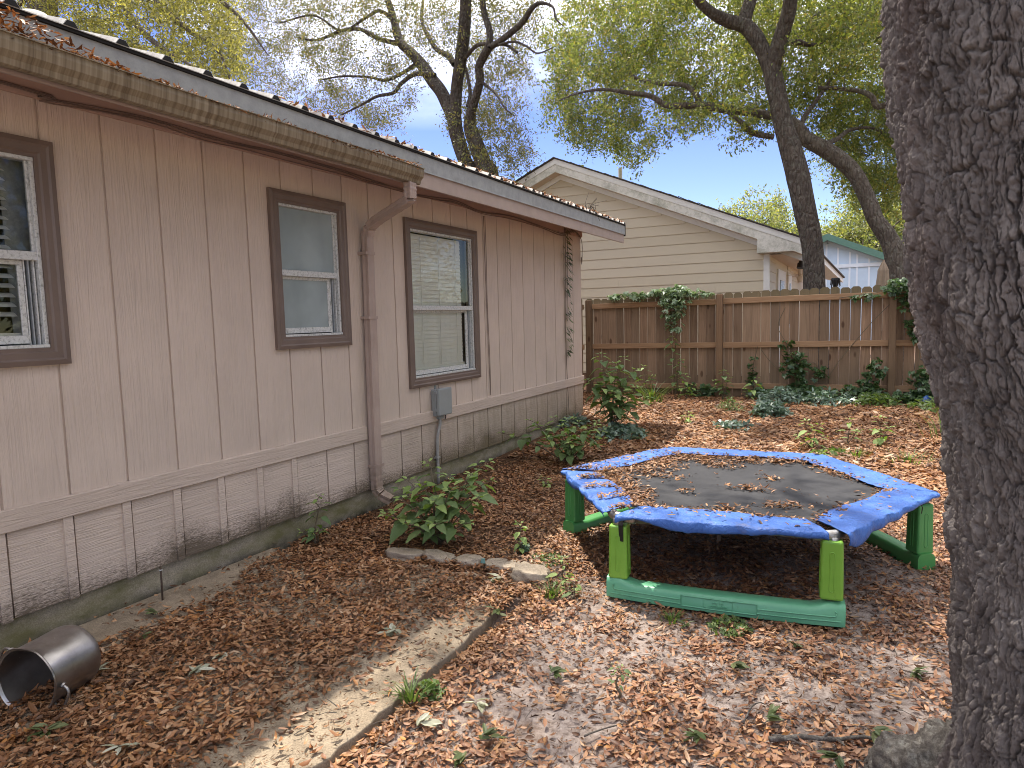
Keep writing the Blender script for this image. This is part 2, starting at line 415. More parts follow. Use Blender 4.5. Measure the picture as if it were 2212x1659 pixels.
    # crowns
    M['crown_gold'] = leafy('oak_crown_leaf', [(0.0, (0.085, 0.115, 0.042)), (0.3, (0.145, 0.175, 0.06)), (0.6, (0.20, 0.225, 0.075)), (0.85, (0.28, 0.275, 0.09)), (1.0, (0.29, 0.22, 0.075))], 0.42, 0.5, (1.75, 1.8, 0.75), True, 0.45)
    M['crown_sparse'] = leafy('thin_oak_crown_leaf', [(0.0, (0.08, 0.09, 0.045)), (0.4, (0.135, 0.145, 0.065)), (0.7, (0.185, 0.18, 0.075)), (0.9, (0.20, 0.15, 0.075)), (1.0, (0.28, 0.24, 0.08))], 0.45, 0.45, (1.65, 1.6, 0.85), True, 0.45)
    M['crown_lime'] = leafy('yellow_oak_crown_leaf', [(0.0, (0.085, 0.09, 0.035)), (0.35, (0.165, 0.165, 0.06)), (0.7, (0.25, 0.235, 0.085)), (1.0, (0.34, 0.31, 0.13))], 0.42, 0.5, (1.85, 1.8, 0.72), True, 0.45)  # yellow-olive leaf tones, varied leaf by leaf
    M['crown_far'] = leafy('far_crown_leaf', [(0.0, (0.10, 0.125, 0.055)), (0.4, (0.17, 0.19, 0.085)), (0.75, (0.24, 0.245, 0.115)), (1.0, (0.31, 0.28, 0.14))], 0.5, 0.5, (1.8, 1.8, 0.7), True, 0.3)
    M['creeper'] = leafy('creeper_leaf', [(0.0, (0.05, 0.095, 0.04)), (0.6, (0.085, 0.145, 0.06)), (1.0, (0.13, 0.19, 0.085))], 0.32, 0.25, (1.4, 1.7, 0.6), True, 0.6)
    M['creeper_blue'] = leafy('grey_green_leaf', [(0.0, (0.07, 0.125, 0.085)), (0.6, (0.13, 0.195, 0.14)), (1.0, (0.21, 0.27, 0.20))], 0.35, 0.2, (1.3, 1.5, 0.8), True, 0.6)
    M['creeper_lit'] = leafy('sunlit_creeper_leaf', [(0.0, (0.16, 0.24, 0.12)), (0.6, (0.27, 0.36, 0.20)), (1.0, (0.42, 0.50, 0.34))], 0.3, 0.25, (1.3, 1.4, 0.8), True, 0.7)  # lighter copy of the creeper green, sunlight and sheen put into the colour
    M['weed'] = leafy('weed_leaf', [(0.0, (0.06, 0.11, 0.03)), (0.6, (0.12, 0.18, 0.05)), (1.0, (0.20, 0.25, 0.08))], 0.45, 0.35, (1.6, 1.7, 0.6), True, 0.4)
    # broad leaves of the shrubs: veined
    def broad(name, a, b):
        k = N(name); r = k.rand()
        c = k.mix(r, a, b)
        xs = k.xyz('Object'); vein = k.math('SINE', k.math('ADD', k.math('MULTIPLY', xs[0], 300.0), k.math('MULTIPLY', k.math('ABSOLUTE', xs[1]), -170.0)))
        k.bump(vein, 0.25, 0.002)
        c = k.mix(0.3, c, k.ramp(k.noise(k.co(), 30, 4, 0.6), [(0.3, 0.7), (0.7, 1.2)]), 'MULTIPLY')
        m = k.fin(c, 0.5, 0, 0.4)
        t = k.t.nodes.new('ShaderNodeBsdfTranslucent'); k.t.links.new(k.mix(1.0, c, (1.5, 1.7, 0.5), 'MULTIPLY'), t.inputs['Color'])
        ms = k.t.nodes.new('ShaderNodeMixShader'); ms.inputs[0].default_value = 0.3
        k.t.links.new(k.b.outputs[0], ms.inputs[1]); k.t.links.new(t.outputs[0], ms.inputs[2]); k.t.links.new(ms.outputs[0], k.out.inputs[0])
        return m
    M['broad'] = broad('shrub_leaf', (0.105, 0.165, 0.062), (0.18, 0.25, 0.10))
    M['broad_light'] = broad('young_shrub_leaf', (0.19, 0.28, 0.075), (0.29, 0.38, 0.13))
    M['stem'] = plain('shrub_stem', (0.11, 0.085, 0.05), 0.7)
    # bark
    def bark(name, a, b, sc, moss=0.0, st=0.9):
        k = N(name)
        v = k.co(sc)
        q = k.t.nodes.new('ShaderNodeTexVoronoi'); q.feature = 'DISTANCE_TO_EDGE'; q.inputs['Scale'].default_value = 1.0
        wn = k.n('TexNoise', Scale=2.0, Detail=3.0); k.t.links.new(v, wn.inputs['Vector'])
        k.t.links.new(k.mix(0.35, v, wn.outputs['Color'], 'ADD'), q.inputs['Vector'])
        h = k.ramp(q.outputs['Distance'], [(0.0, 0.0), (0.25, 1.0)])
        c = k.ramp(k.noise(k.co(), 7, 8, 0.75), [(0.3, a), (0.7, b)])
        if moss: c = k.mix(k.ramp(k.noise(k.co((1, 1, 1)), 11, 6, 0.7), [(0.5, 0.0), (0.72, moss)]), c, (0.26, 0.27, 0.22))
        k.bump(h, st, 0.03); k.bump(k.noise(k.co(), 60, 5, 0.7), 0.4, 0.01)
        return k.fin(c, 0.9, 0, 0.2)
    M['bark'] = bark('oak_bark', (0.075, 0.058, 0.045), (0.17, 0.14, 0.115), (17, 17, 5), 0.5)
    M['bark_dark'] = bark('dark_oak_bark', (0.045, 0.036, 0.03), (0.115, 0.092, 0.075), (17, 17, 5), 0.35)
    M['twig'] = plain('oak_twig', (0.085, 0.072, 0.058), 0.9, 0, 0.3, 12)
    k = N('near_oak_bark')
    c = k.ramp(k.noise(k.co((1, 1, 0.5)), 9, 8, 0.72), [(0.28, (0.080, 0.066, 0.060)), (0.5, (0.175, 0.150, 0.138)), (0.72, (0.29, 0.258, 0.238))])
    c = k.mix(k.ramp(k.noise(k.co((1, 1, 0.4)), 3.0, 5, 0.6), [(0.5, 0.0), (0.75, 0.4)]), c, (0.15, 0.085, 0.07))
    c = k.mix(k.ramp(k.noise(k.co(), 34, 5, 0.8), [(0.60, 0.0), (0.74, 0.35)]), c, (0.32, 0.30, 0.28))
    k.bump(k.noise(k.co((1, 1, 0.35)), 75, 7, 0.8), 1.0, 0.010); k.bump(k.noise(k.co(), 230, 5, 0.75), 0.8, 0.004)
    M['near_bark'] = k.fin(c, 0.92, 0, 0.25)
    k = N('lichen_root'); c = k.ramp(k.noise(k.co(), 22, 8, 0.8), [(0.34, (0.05, 0.042, 0.036)), (0.52, (0.145, 0.128, 0.112)), (0.70, (0.34, 0.33, 0.29))])
    k.bump(k.noise(k.co(), 50, 7, 0.75), 0.9, 0.02); M['root'] = k.fin(c, 0.95, 0, 0.2)
    # fence timber
    def timber(name, a, b, top=None):
        k = N(name); r = k.rand(); v = k.co((26, 26, 1.4), r)
        g = k.noise(v, 1.0, 6, 0.6, 1.2)
        c = k.ramp(g, [(0.3, a), (0.7, b)])
        c = k.mix(k.math('MULTIPLY', r, 0.5), c, (0.20, 0.15, 0.10))
        q = k.t.nodes.new('ShaderNodeTexVoronoi'); q.inputs['Scale'].default_value = 1.0
        k.t.links.new(k.co((5.5, 5.5, 2.4), r), q.inputs['Vector'])
        kn = k.ramp(q.outputs['Distance'], [(0.09, 1.0), (0.16, 0.0)])
        c = k.mix(k.math('MULTIPLY', kn, 0.8), c, (0.075, 0.035, 0.018))
        c = k.mix(0.9, c, k.ramp(k.math('FRACT', k.math('MULTIPLY', r, 7.31)), [(0.0, 0.68), (0.5, 1.0), (1.0, 1.25)]), 'MULTIPLY')
        if top:
            (px, py, pz), P = k.pos()
            hh = k.n('MapRange', **{'Value': pz, 'From Min': 1.60, 'From Max': 1.80}).outputs[0]
            c = k.mix(k.math('MULTIPLY', hh, 0.75), c, (0.135, 0.115, 0.062))
            lo = k.n('MapRange', **{'Value': pz, 'From Min': 0.15, 'From Max': 0.75, 'To Min': 1.0, 'To Max': 0.0}).outputs[0]
            c = k.mix(k.math('MULTIPLY', k.math('MULTIPLY', lo, k.noise(k.co(), 3, 5, 0.6)), 0.7), c, (0.10, 0.085, 0.05))
        k.bump(g, 0.3, 0.004)
        return k.fin(c, 0.75, 0, 0.25)
    M['board'] = timber('fence_board', (0.175, 0.108, 0.066), (0.33, 0.213, 0.137), True)
    M['rail'] = timber('fence_rail', (0.24, 0.14, 0.076), (0.37, 0.235, 0.135))
    M['post'] = timber('fence_post', (0.15, 0.083, 0.044), (0.26, 0.155, 0.085))
    # neighbours
    k = N('cream_vinyl'); r = k.rand(); (px, py, pz), P = k.pos()
    c = k.mix(r, (0.56, 0.475, 0.335), (0.63, 0.54, 0.39))
    c = k.mix(k.ramp(k.noise(k.co((1, 1, 6)), 1.6, 6, 0.65), [(0.5, 0.0), (0.75, 0.35)]), c, (0.52, 0.46, 0.33)); M['vinyl'] = k.fin(c, 0.5, 0, 0.4)
    k = N('mildewed_white'); c = k.ramp(k.noise(k.co((1, 1, 1)), 2.2, 9, 0.78), [(0.44, (0.74, 0.71, 0.63)), (0.60, (0.42, 0.41, 0.33)), (0.72, (0.20, 0.20, 0.155))]); M['rake'] = k.fin(c, 0.6)
    M['white_trim'] = plain('white_trim', (0.76, 0.74, 0.69), 0.5, 0, 0.05)
    M['cream_soffit'] = plain('cream_soffit', (0.68, 0.57, 0.45), 0.6, 0, 0.04)
    M['shingle'] = plain('asphalt_shingle', (0.10, 0.09, 0.08), 0.9, 0, 0.4, 20, 0.6, 30)
    M['pale_blue'] = plain('pale_blue_siding', (0.52, 0.65, 0.78), 0.6, 0, 0.04, 3); M['pale_batten'] = plain('white_blue_batten', (0.72, 0.79, 0.86), 0.6, 0, 0.04, 3)
    M['green_metal'] = plain('green_roof_trim', (0.10, 0.20, 0.155), 0.45, 0.1, 0.1)
    M['black'] = plain('black_metal', (0.012, 0.012, 0.013), 0.45)
    M['canvas'] = plain('tan_canvas', (0.33, 0.25, 0.175), 0.85, 0, 0.15, 6)
    M['dark_glass'] = plain('dark_window_glass', (0.22, 0.24, 0.23), 0.12, 0, 0.1, 3)
    # trampoline
    k = N('blue_tarp'); r = k.rand()
    c = k.ramp(k.noise(k.co(), 5, 7, 0.7), [(0.3, (0.028, 0.088, 0.32)), (0.6, (0.050, 0.140, 0.44)), (0.8, (0.10, 0.21, 0.52))])
    c = k.mix(k.ramp(k.noise(k.co(), 7, 8, 0.75), [(0.56, 0.0), (0.74, 0.6)]), c, (0.15, 0.12, 0.09))
    wr = k.math('ABSOLUTE', k.math('SUBTRACT', k.noise(k.co(), 9, 5, 0.6, 0.6), 0.5))
    k.bump(k.ramp(wr, [(0.0, 0.0), (0.12, 1.0)]), 0.55, 0.006); wr = k.math('ABSOLUTE', k.math('SUBTRACT', k.noise(k.co((1.6, 1, 1)), 27, 4, 0.6, 0.4), 0.5))
    k.bump(k.ramp(wr, [(0.0, 0.0), (0.14, 1.0)]), 0.35, 0.003)
    M['tarp'] = k.fin(c, 0.5, 0, 0.35)
    k = N('jumping_mat'); c = k.ramp(k.noise(k.co(), 3.5, 7, 0.7), [(0.3, (0.022, 0.022, 0.025)), (0.7, (0.045, 0.045, 0.048))])
    M['mat'] = k.fin(c, 0.75, 0, 0.2)
    def plastic(name, a, b, sc=3):
        k = N(name); c = k.ramp(k.noise(k.co(), sc, 5, 0.6), [(0.3, a), (0.7, b)])
        c = k.mix(k.ramp(k.noise(k.co((1, 1, 0.6)), 13, 8, 0.78), [(0.60, 0.0), (0.76, 0.55)]), c, (0.07, 0.085, 0.03))
        k.bump(k.noise(k.co(), 160, 3, 0.6), 0.08, 0.002)
        return k.fin(c, 0.38, 0, 0.5)
    M['lime'] = plastic('lime_plastic', (0.15, 0.34, 0.035), (0.225, 0.45, 0.06))
    M['green'] = plastic('green_plastic', (0.055, 0.235, 0.065), (0.085, 0.31, 0.09))
    M['teal'] = plastic('faded_green_plastic', (0.10, 0.34, 0.185), (0.155, 0.43, 0.25))
    k = N('steel_tube'); c = k.ramp(k.noise(k.co(), 20, 8, 0.75), [(0.4, (0.40, 0.40, 0.39)), (0.62, (0.26, 0.23, 0.20)), (0.75, (0.14, 0.08, 0.05))]); M['steel'] = k.fin(c, 0.38, 0.85)
    k = N('stock_pot_steel'); c = k.ramp(k.noise(k.co(), 5, 7, 0.7), [(0.3, (0.22, 0.20, 0.185)), (0.7, (0.42, 0.395, 0.375))])
    c = k.mix(k.ramp(k.noise(k.co(), 45, 4, 0.7), [(0.70, 0.0), (0.74, 0.8)]), c, (0.8, 0.8, 0.78))
    M['pot'] = k.fin(c, k.ramp(k.noise(k.co(), 8, 5, 0.7), [(0.3, 0.28), (0.7, 0.48)]), 0.95)
    M['rust'] = plain('rusty_steel', (0.075, 0.05, 0.035), 0.8, 0.3, 0.4, 60)
    M['blue_plastic'] = plain('blue_plastic', (0.03, 0.085, 0.26), 0.4)
    M['teal_glass'] = plain('teal_glass_shard', (0.16, 0.30, 0.27), 0.1, 0, 0.1)
mats()

# ------------------------------------------------------------------ ground
def gz(x, y):
    x = np.asarray(x, float); y = np.asarray(y, float)
    z = 0.165 * sstep(5.6, 10.6, y) - 0.035 * sstep(1.88, 2.02, x) * (1 - sstep(3.4, 4.6, y)) - 0.02 * sstep(3.35, 3.6, y) * (1 - sstep(5, 6, y))
    return z
def gzr(x, y):
    x = np.asarray(x, float); y = np.asarray(y, float)
    p = np.stack([x, y, 0 * x], -1).reshape(-1, 3)
    b = ((fbm(p * 2.4, 3, 5) - 0.5) * 0.05 + (fbm(p * 9, 3, 9) - 0.5) * 0.022).reshape(x.shape)
    near = sstep(0.0, 0.5, x) * (1 - sstep(14, 20, y)) * (1 - sstep(7, 10, x)) * sstep(-4, -1, y)
    slab = (1 - sstep(1.86, 2.0, x)) * (1 - sstep(3.3, 3.5, y))
    return gz(x, y) + b * near * (1 - slab) - 0.06 * slab
def ground():
    xs = np.concatenate([np.linspace(-150, -3, 12), np.linspace(-2.5, 0, 14)[:-1], np.linspace(0, 5.2, 175), np.linspace(5.4, 12, 20), np.linspace(16, 150, 10)])
    ys = np.concatenate([np.linspace(-60, -2, 8), np.linspace(-1, 0.9, 8), np.linspace(1.0, 6.5, 185), np.linspace(6.55, 12, 110), np.linspace(12.5, 20, 12), np.linspace(25, 260, 12)])
    X, Y = np.meshgrid(xs, ys); Z = gzr(X, Y)
    V = np.stack([X, Y, Z], -1).reshape(-1, 3); n = len(xs)
    i = np.arange(len(ys) - 1)[:, None] * n; j = np.arange(n - 1)[None, :]
    F = np.stack([i + j, i + j + 1, i + n + j + 1, i + n + j], -1).reshape(-1, 4)
    g = add('ground', mesh_np('ground', V, F, True), M['soil']); tag(g, kind='structure')
    # concrete walk along the house, broken at the outer edge
    pts = [(-0.015, -1.5), (1.93, -1.5)]
    y = -1.5
    while y < 3.3:
        y += rnd.uniform(0.05, 0.1); e = 1.925 - 0.012 * y
        if y > 2.7: e -= (y - 2.7) * 0.16
        pts.append((e + rnd.uniform(-0.016, 0.016), y))
    x = pts[-1][0]; yy = pts[-1][1]
    while x > 0.45:
        x -= rnd.uniform(0.05, 0.1); pts.append((x, yy + rnd.uniform(-0.03, 0.03) - (0.12 if x < 1.0 else 0)))
    pts.append((0.3, 3.12)); pts.append((-0.015, 3.2))
    mb = MB().prism(pts, 'z', -0.09, 0.012)
    o = mb.build('concrete_path', M['slab'], None, False, 0.008, 2); tag(o, kind='structure')
ground()
# ------------------------------------------------------------------ the house
S = 0.3048; GY0 = 1.6142
Z_SID, Z_B0, Z_B1, Z_TOP = 0.17, 0.592, 0.70, 2.735
YE = 8.925
def rects_minus(r, holes):
    out = [r]
    for (a0, a1, b0, b1) in holes:
        nxt = []
        for (y0, y1, z0, z1) in out:
            if a1 <= y0 or a0 >= y1 or b1 <= z0 or b0 >= z1: nxt.append((y0, y1, z0, z1)); continue
            if b0 > z0: nxt.append((y0, y1, z0, b0))
            if b1 < z1: nxt.append((y0, y1, b1, z1))
            c0, c1 = max(z0, b0), min(z1, b1)
            if a0 > y0: nxt.append((y0, a0, c0, c1))
            if a1 < y1: nxt.append((a1, y1, c0, c1))
        out = nxt
    return out
WIN = [(0.95, 1.968, 1.362, 2.44), (3.316, 4.066, 1.358, 2.44), (4.812, 6.033, 0.935, 2.425)]
house = thing('house', 'low pinkish beige house with grooved siding, brown window casings and metal roof', 'house', (-4.0, 4.0, 0))
def H(mb, name, mat, parent=None, **kw): return mb.build(name, mat, parent or house, **kw)
cut = [(a + 0.05, b - 0.05, c + 0.05, d - 0.05) for a, b, c, d in WIN]
def build_walls():
    # backing sheet behind the grooves, then one board per groove interval
    mb = MB()
    for r in rects_minus((-2.0, YE - 0.012, 0.176, Z_TOP + 0.1), cut): mb.box((-0.10, r[0], r[2]), (-0.010, r[1], r[3]))
    mb.box((-8.0, YE - 0.10, 0.1), (-0.012, YE - 0.010, 2.75))
    H(mb, 'wall_sheathing', M['siding'])
    edges = [GY0 + S * i for i in range(-6, 25)]
    edges[-1] = YE
    g = 0.0065
    for i in range(len(edges) - 1):
        y0, y1 = edges[i] + g, edges[i + 1] - g
        if i == len(edges) - 2: y1 = YE
        yc = (y0 + y1) / 2
        todo = rects_minus((y0, y1, Z_B0 + 0.03, Z_TOP + 0.05), cut)
        while todo:          # pieces that touch stay one board; boards cut by a window are two
            grp = [todo.pop()]; grew = True
            while grew:
                grew = False
                for r in list(todo):
                    if any(r[0] <= q[1] + 1e-6 and r[1] >= q[0] - 1e-6 and r[2] <= q[3] + 1e-6 and r[3] >= q[2] - 1e-6 for q in grp): grp.append(r); todo.remove(r); grew = True
            mb = MB()
            for r in grp: mb.box((-0.010, r[0] - yc, r[2] - 1.6), (0.0, r[1] - yc, r[3] - 1.6))
            H(mb, 'siding_board', M['siding'], loc=(0, yc, 1.6))
        # skirt panel under the band
        mb = MB(); jz = rnd.uniform(-0.004, 0.004)
        mb.box((-0.012, y0 - yc, Z_SID + jz), (0.004 + rnd.uniform(-0.001, 0.001), y1 - yc, Z_B0 + 0.02))
        H(mb, 'skirt_panel', M['skirt'], loc=(0, yc, 0))
        if edges[i] < 3.3:
            mb = MB(); mb.box((0.004, -0.052, Z_SID - 0.004), (0.0155, -0.006, Z_B0 + 0.015))
            H(mb, 'batten', M['skirt'], loc=(0, edges[i + 1], 0))
    # band, in two lengths either side of the downspout
    for a, b in ((-0.4, 4.20), (4.34, YE + 0.018)):
        c = (a + b) / 2
        H(MB().box((-0.005, a - c, Z_B0), (0.024, b - c, Z_B1)), 'trim_band', M['band'], loc=(0, c, 0), bevel=0.004, seg=1)
    H(MB().box((-0.02, YE, Z_B0), (0.0, YE + 0.02, Z_B1)), 'trim_band_return', M['band'])
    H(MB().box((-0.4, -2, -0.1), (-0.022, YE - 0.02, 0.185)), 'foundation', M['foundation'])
    # gable end wall, turned away from the picture
    for k in range(26):
        x1 = -0.012 - k * S; x0 = x1 - S + 0.012
        zt = 2.72 + (-(x0 + x1) / 2) / 3
        if zt > 4.2: zt = 4.2
        H(MB().box((x0, YE - 0.012, Z_SID), (x1, YE, zt)), 'gable_board', M['siding'])
build_walls()

EX, Z_FB, Z_FT, Z_DT = 0.50, 2.555, 2.682, 2.795
YR = 9.34
def build_roof():
    # soffit boards under the sloping rafters
    seg = [-2.0, 0.4, 2.85, 5.3, 7.75, YR - 0.05]
    for a, b in zip(seg[:-1], seg[1:]):
        mb = MB().add([(-0.02, a + .002, 2.728), (EX - .02, a + .002, Z_FB + 0.008), (EX - .02, b - .002, Z_FB + 0.008), (-0.02, b - .002, 2.728),
                       (-0.02, a + .002, 2.745), (EX - .02, a + .002, Z_FB + 0.025), (EX - .02, b - .002, Z_FB + 0.025), (-0.02, b - .002, 2.745)],
                      [(0, 1, 2, 3), (7, 6, 5, 4), (0, 4, 5, 1), (1, 5, 6, 2), (2, 6, 7, 3), (3, 7, 4, 0)])
        H(mb, 'soffit_board', M['soffit'])
    H(MB().box((0.0, -2, 2.635), (0.022, YE + .02, 2.728)), 'frieze_board', M['soffit'], bevel=0.003)
    H(MB().box((EX - 0.02, -2, Z_FB), (EX, YR - 0.05, Z_FT + 0.02)), 'fascia', M['fascia'], bevel=0.003)
    # galvanised drip edge with a small kick at the foot
    prof = [(EX + .002, Z_FT - .004), (EX + .014, Z_FT - .012), (EX + .012, Z_FT), (EX + .010, Z_DT), (EX - .05, Z_DT + .016), (EX - .05, Z_DT + .010), (EX + .002, Z_DT - .01)]
    d = H(MB().prism(prof, 'y', -2, YR), 'drip_edge', M['drip'])
    mb = MB().box((EX - .02, YR, Z_FT - .03), (EX + .018, YR + .012, Z_DT + .006)); mb.build('end_cap', M['black'], d)
    # gable-end barge board
    mb = MB().add([(EX, YR - .05, Z_FB), (EX, YR - .05, Z_DT), (-4.2, YR - .05, Z_DT + 4.7 / 3), (-4.2, YR - .05, Z_FB + 4.7 / 3),
                   (EX, YR - .02, Z_FB), (EX, YR - .02, Z_DT), (-4.2, YR - .02, Z_DT + 4.7 / 3), (-4.2, YR - .02, Z_FB + 4.7 / 3)],
                  [(0, 1, 2, 3), (7, 6, 5, 4), (0, 4, 5, 1), (1, 5, 6, 2), (2, 6, 7, 3), (3, 7, 4, 0)])
    H(mb, 'barge_board', M['fascia'])
    H(MB().add([(0, YE - .1, 2.73), (0, YR - .05, 2.73), (-4.2, YR - .05, 2.73 + 1.4), (-4.2, YE - .1, 2.73 + 1.4)], [(0, 1, 2, 3)]), 'gable_soffit', M['soffit'])
    # ribbed roof sheet: both slopes
    rz = Z_DT + 0.018; x0 = EX + .028; t = 0.004
    mb = MB().add([(x0, -2, rz), (x0, YR + .02, rz), (-4.2, YR + .02, rz + (4.2 + x0) / 3), (-4.2, -2, rz + (4.2 + x0) / 3), (-9, -2, rz), (-9, YR + .02, rz),
                   (x0, -2, rz - t), (x0, YR + .02, rz - t), (-4.2, YR + .02, rz - t + (4.2 + x0) / 3), (-4.2, -2, rz - t + (4.2 + x0) / 3)],
                  [(0, 1, 2, 3), (3, 2, 5, 4), (9, 8, 7, 6), (0, 6, 7, 1), (1, 7, 8, 2)])
    rf = H(mb, 'roof_sheet', M['roof'])
    y = 1.578 - 0.2265 * 14
    while y < YR:
        w, h = 0.034, 0.026
        mb = MB(); sl = (4.2 + x0) / 3
        a = [(-w, 0), (-w * .45, h), (w * .45, h), (w, 0)]
        mb.add([(x0, q[0], rz + q[1]) for q in a] + [(-4.2, q[0], rz + q[1] + sl) for q in a], [(0, 1, 5, 4), (1, 2, 6, 5), (2, 3, 7, 6), (3, 2, 1, 0)])
        rb = mb.build('roof_rib', M['roof'], rf, loc=(0, y, 0))
        mb = MB().add([(x0 - .012, q[0] * .9, rz + q[1] * .9) for q in a] + [(x0 + .002, q[0] * .9, rz + q[1] * .9) for q in a], [(0, 1, 2, 3), (7, 6, 5, 4), (0, 4, 5, 1), (1, 5, 6, 2), (2, 6, 7, 3)])
        mb.build('rib_closure', M['closure'], rf, loc=(0, y, 0))
        y += 0.2265
    H(MB().box((EX - .03, -2, Z_DT + .002), (EX + .022, YR, Z_DT + .016)), 'roof_closure', M['closure'])
    # vent pipe on the slope
    P = at(73, 45, 2.9); px, py = -1.15, 2.58
    zr = rz + (x0 - px) / 3 - .05
    mb = MB().tube([(px, py, zr - .1), (px, py, zr + .16)], 0.062, 18); vp = H(mb, 'vent_pipe', M['pvc'], smooth=True)
    MB().tube([(px, py, zr + .10), (px, py, zr + .20)], 0.074, 18).build('vent_collar', M['pvc'], vp, True)
build_roof()

def build_gutter():
    # K-style gutter: profile in (x,z), open at the top
    gx, gt, ye = EX + 0.012, 2.668, 4.245
    out = [(0.0, 0.0), (0.0, -0.10), (0.058, -0.112), (0.075, -0.108), (0.082, -0.085), (0.104, -0.062), (0.112, -0.03), (0.112, -0.004), (0.122, -0.004), (0.122, 0.0), (0.108, 0.0), (0.106, -0.03), (0.098, -0.058), (0.077, -0.08), (0.07, -0.102), (0.056, -0.106), (0.005, -0.095), (0.005, 0.0)]
    ys = np.linspace(-2, ye, 40)
    V, F = [], []
    n = len(out)
    for y in ys:
        dz = 0.012 * math.sin(y * 2.1) * 0.4 - 0.006 * (y - 1.5)
        for p in out: V.append((gx + p[0], y, gt + p[1] + dz))
    for i in range(len(ys) - 1):
        for j in range(n): F.append((i * n + j, i * n + (j + 1) % n, (i + 1) * n + (j + 1) % n, (i + 1) * n + j))
    gu = H(MB().add(V, F), 'gutter', M['gutter'])
    dz = -0.006 * (ye - 1.5) + 0.012 * math.sin(ye * 2.1) * 0.4
    MB().prism([(gx + p[0], gt + p[1] + dz) for p in out[:10]], 'y', ye - .002, ye + .012).build('end_cap', M['gutter'], gu)
    # downspout: outlet, two elbows, straight run, shoe; ribbed rectangular section
    gl = (gx + 0.048, 4.16, 2.545)
    path = smooth_path([gl, (gx + .048, 4.158, 2.47), (gx + .030, 4.165, 2.425), (0.40, 4.20, 2.385), (0.17, 4.25, 2.315), (0.085, 4.268, 2.27), (0.058, 4.272, 2.21)], 5)
    def rect_tube(path, wx, wy, corr=None):
        path = np.asarray(path, float); T = np.gradient(path, axis=0); T /= np.linalg.norm(T, axis=1)[:, None]
        sec = []
        for sy, a in ((1, 0), (1, 1), (-1, 0), (-1, 1)): pass
        base = []
        h, w = wx / 2, wy / 2
        for q in np.linspace(-1, 1, 7): base.append((h, q * w, 0.003 if abs(q) in (0.0,) or 0.3 < abs(q) < 0.4 else 0))
        for q in np.linspace(1, -1, 5): base.append((q * h * .98, w, 0.003 if abs(q) < .1 else 0))
        for q in np.linspace(1, -1, 5): base.append((-h, q * w * .98, 0))
        for q in np.linspace(-1, 1, 5): base.append((q * h * .98, -w, 0.003 if abs(q) < .1 else 0))
        V, F = [], []; n = len(base)
        for i, (p, t) in enumerate(zip(path, T)):
            yv = np.array([0, 1.0, 0]) ; yv = yv - t * (t @ yv); yv /= np.linalg.norm(yv); xv = np.cross(yv, t)
            if xv[0] < 0 and abs(xv[0]) > abs(xv[2]): xv = -xv
            k = 1.0 + (0.05 * math.sin(i * 2.6) if corr else 0)
            for a, b, c in base:
                s_ = 1 - c / max(h, w) * 1.2
                V.append(p + xv * a * k * s_ + yv * b * k * s_)
        for i in range(len(path) - 1):
            for j in range(n): F.append((i * n + j, i * n + (j + 1) % n, (i + 1) * n + (j + 1) % n, (i + 1) * n + j))
        return MB().add(V, F)
    top = rect_tube(path, .058, .080, True); ds = H(top, 'downspout', M['downspout'])
    rect_tube([(.052, 4.272, 2.24), (.052, 4.262, 1.55), (.052, 4.262, 1.545)], .056, .078).build('upper_pipe', M['downspout'], ds)
    rect_tube([(.052, 4.263, 1.56), (.052, 4.255, 0.9), (.052, 4.25, 0.33)], .061, .083).build('lower_pipe', M['downspout'], ds)
    sh = smooth_path([(.052, 4.25, 0.34), (.052, 4.25, 0.22), (.060, 4.252, 0.165), (.095, 4.262, 0.125), (.165, 4.285, 0.085)], 5)
    rect_tube(sh, .058, .080, True).build('shoe', M['downspout'], ds)
    for z in (2.06, 1.555, 0.36):
        MB().box((0.0, 4.205, z), (0.086, 4.316, z + .022)).build('strap', M['downspout'], ds)
build_gutter()

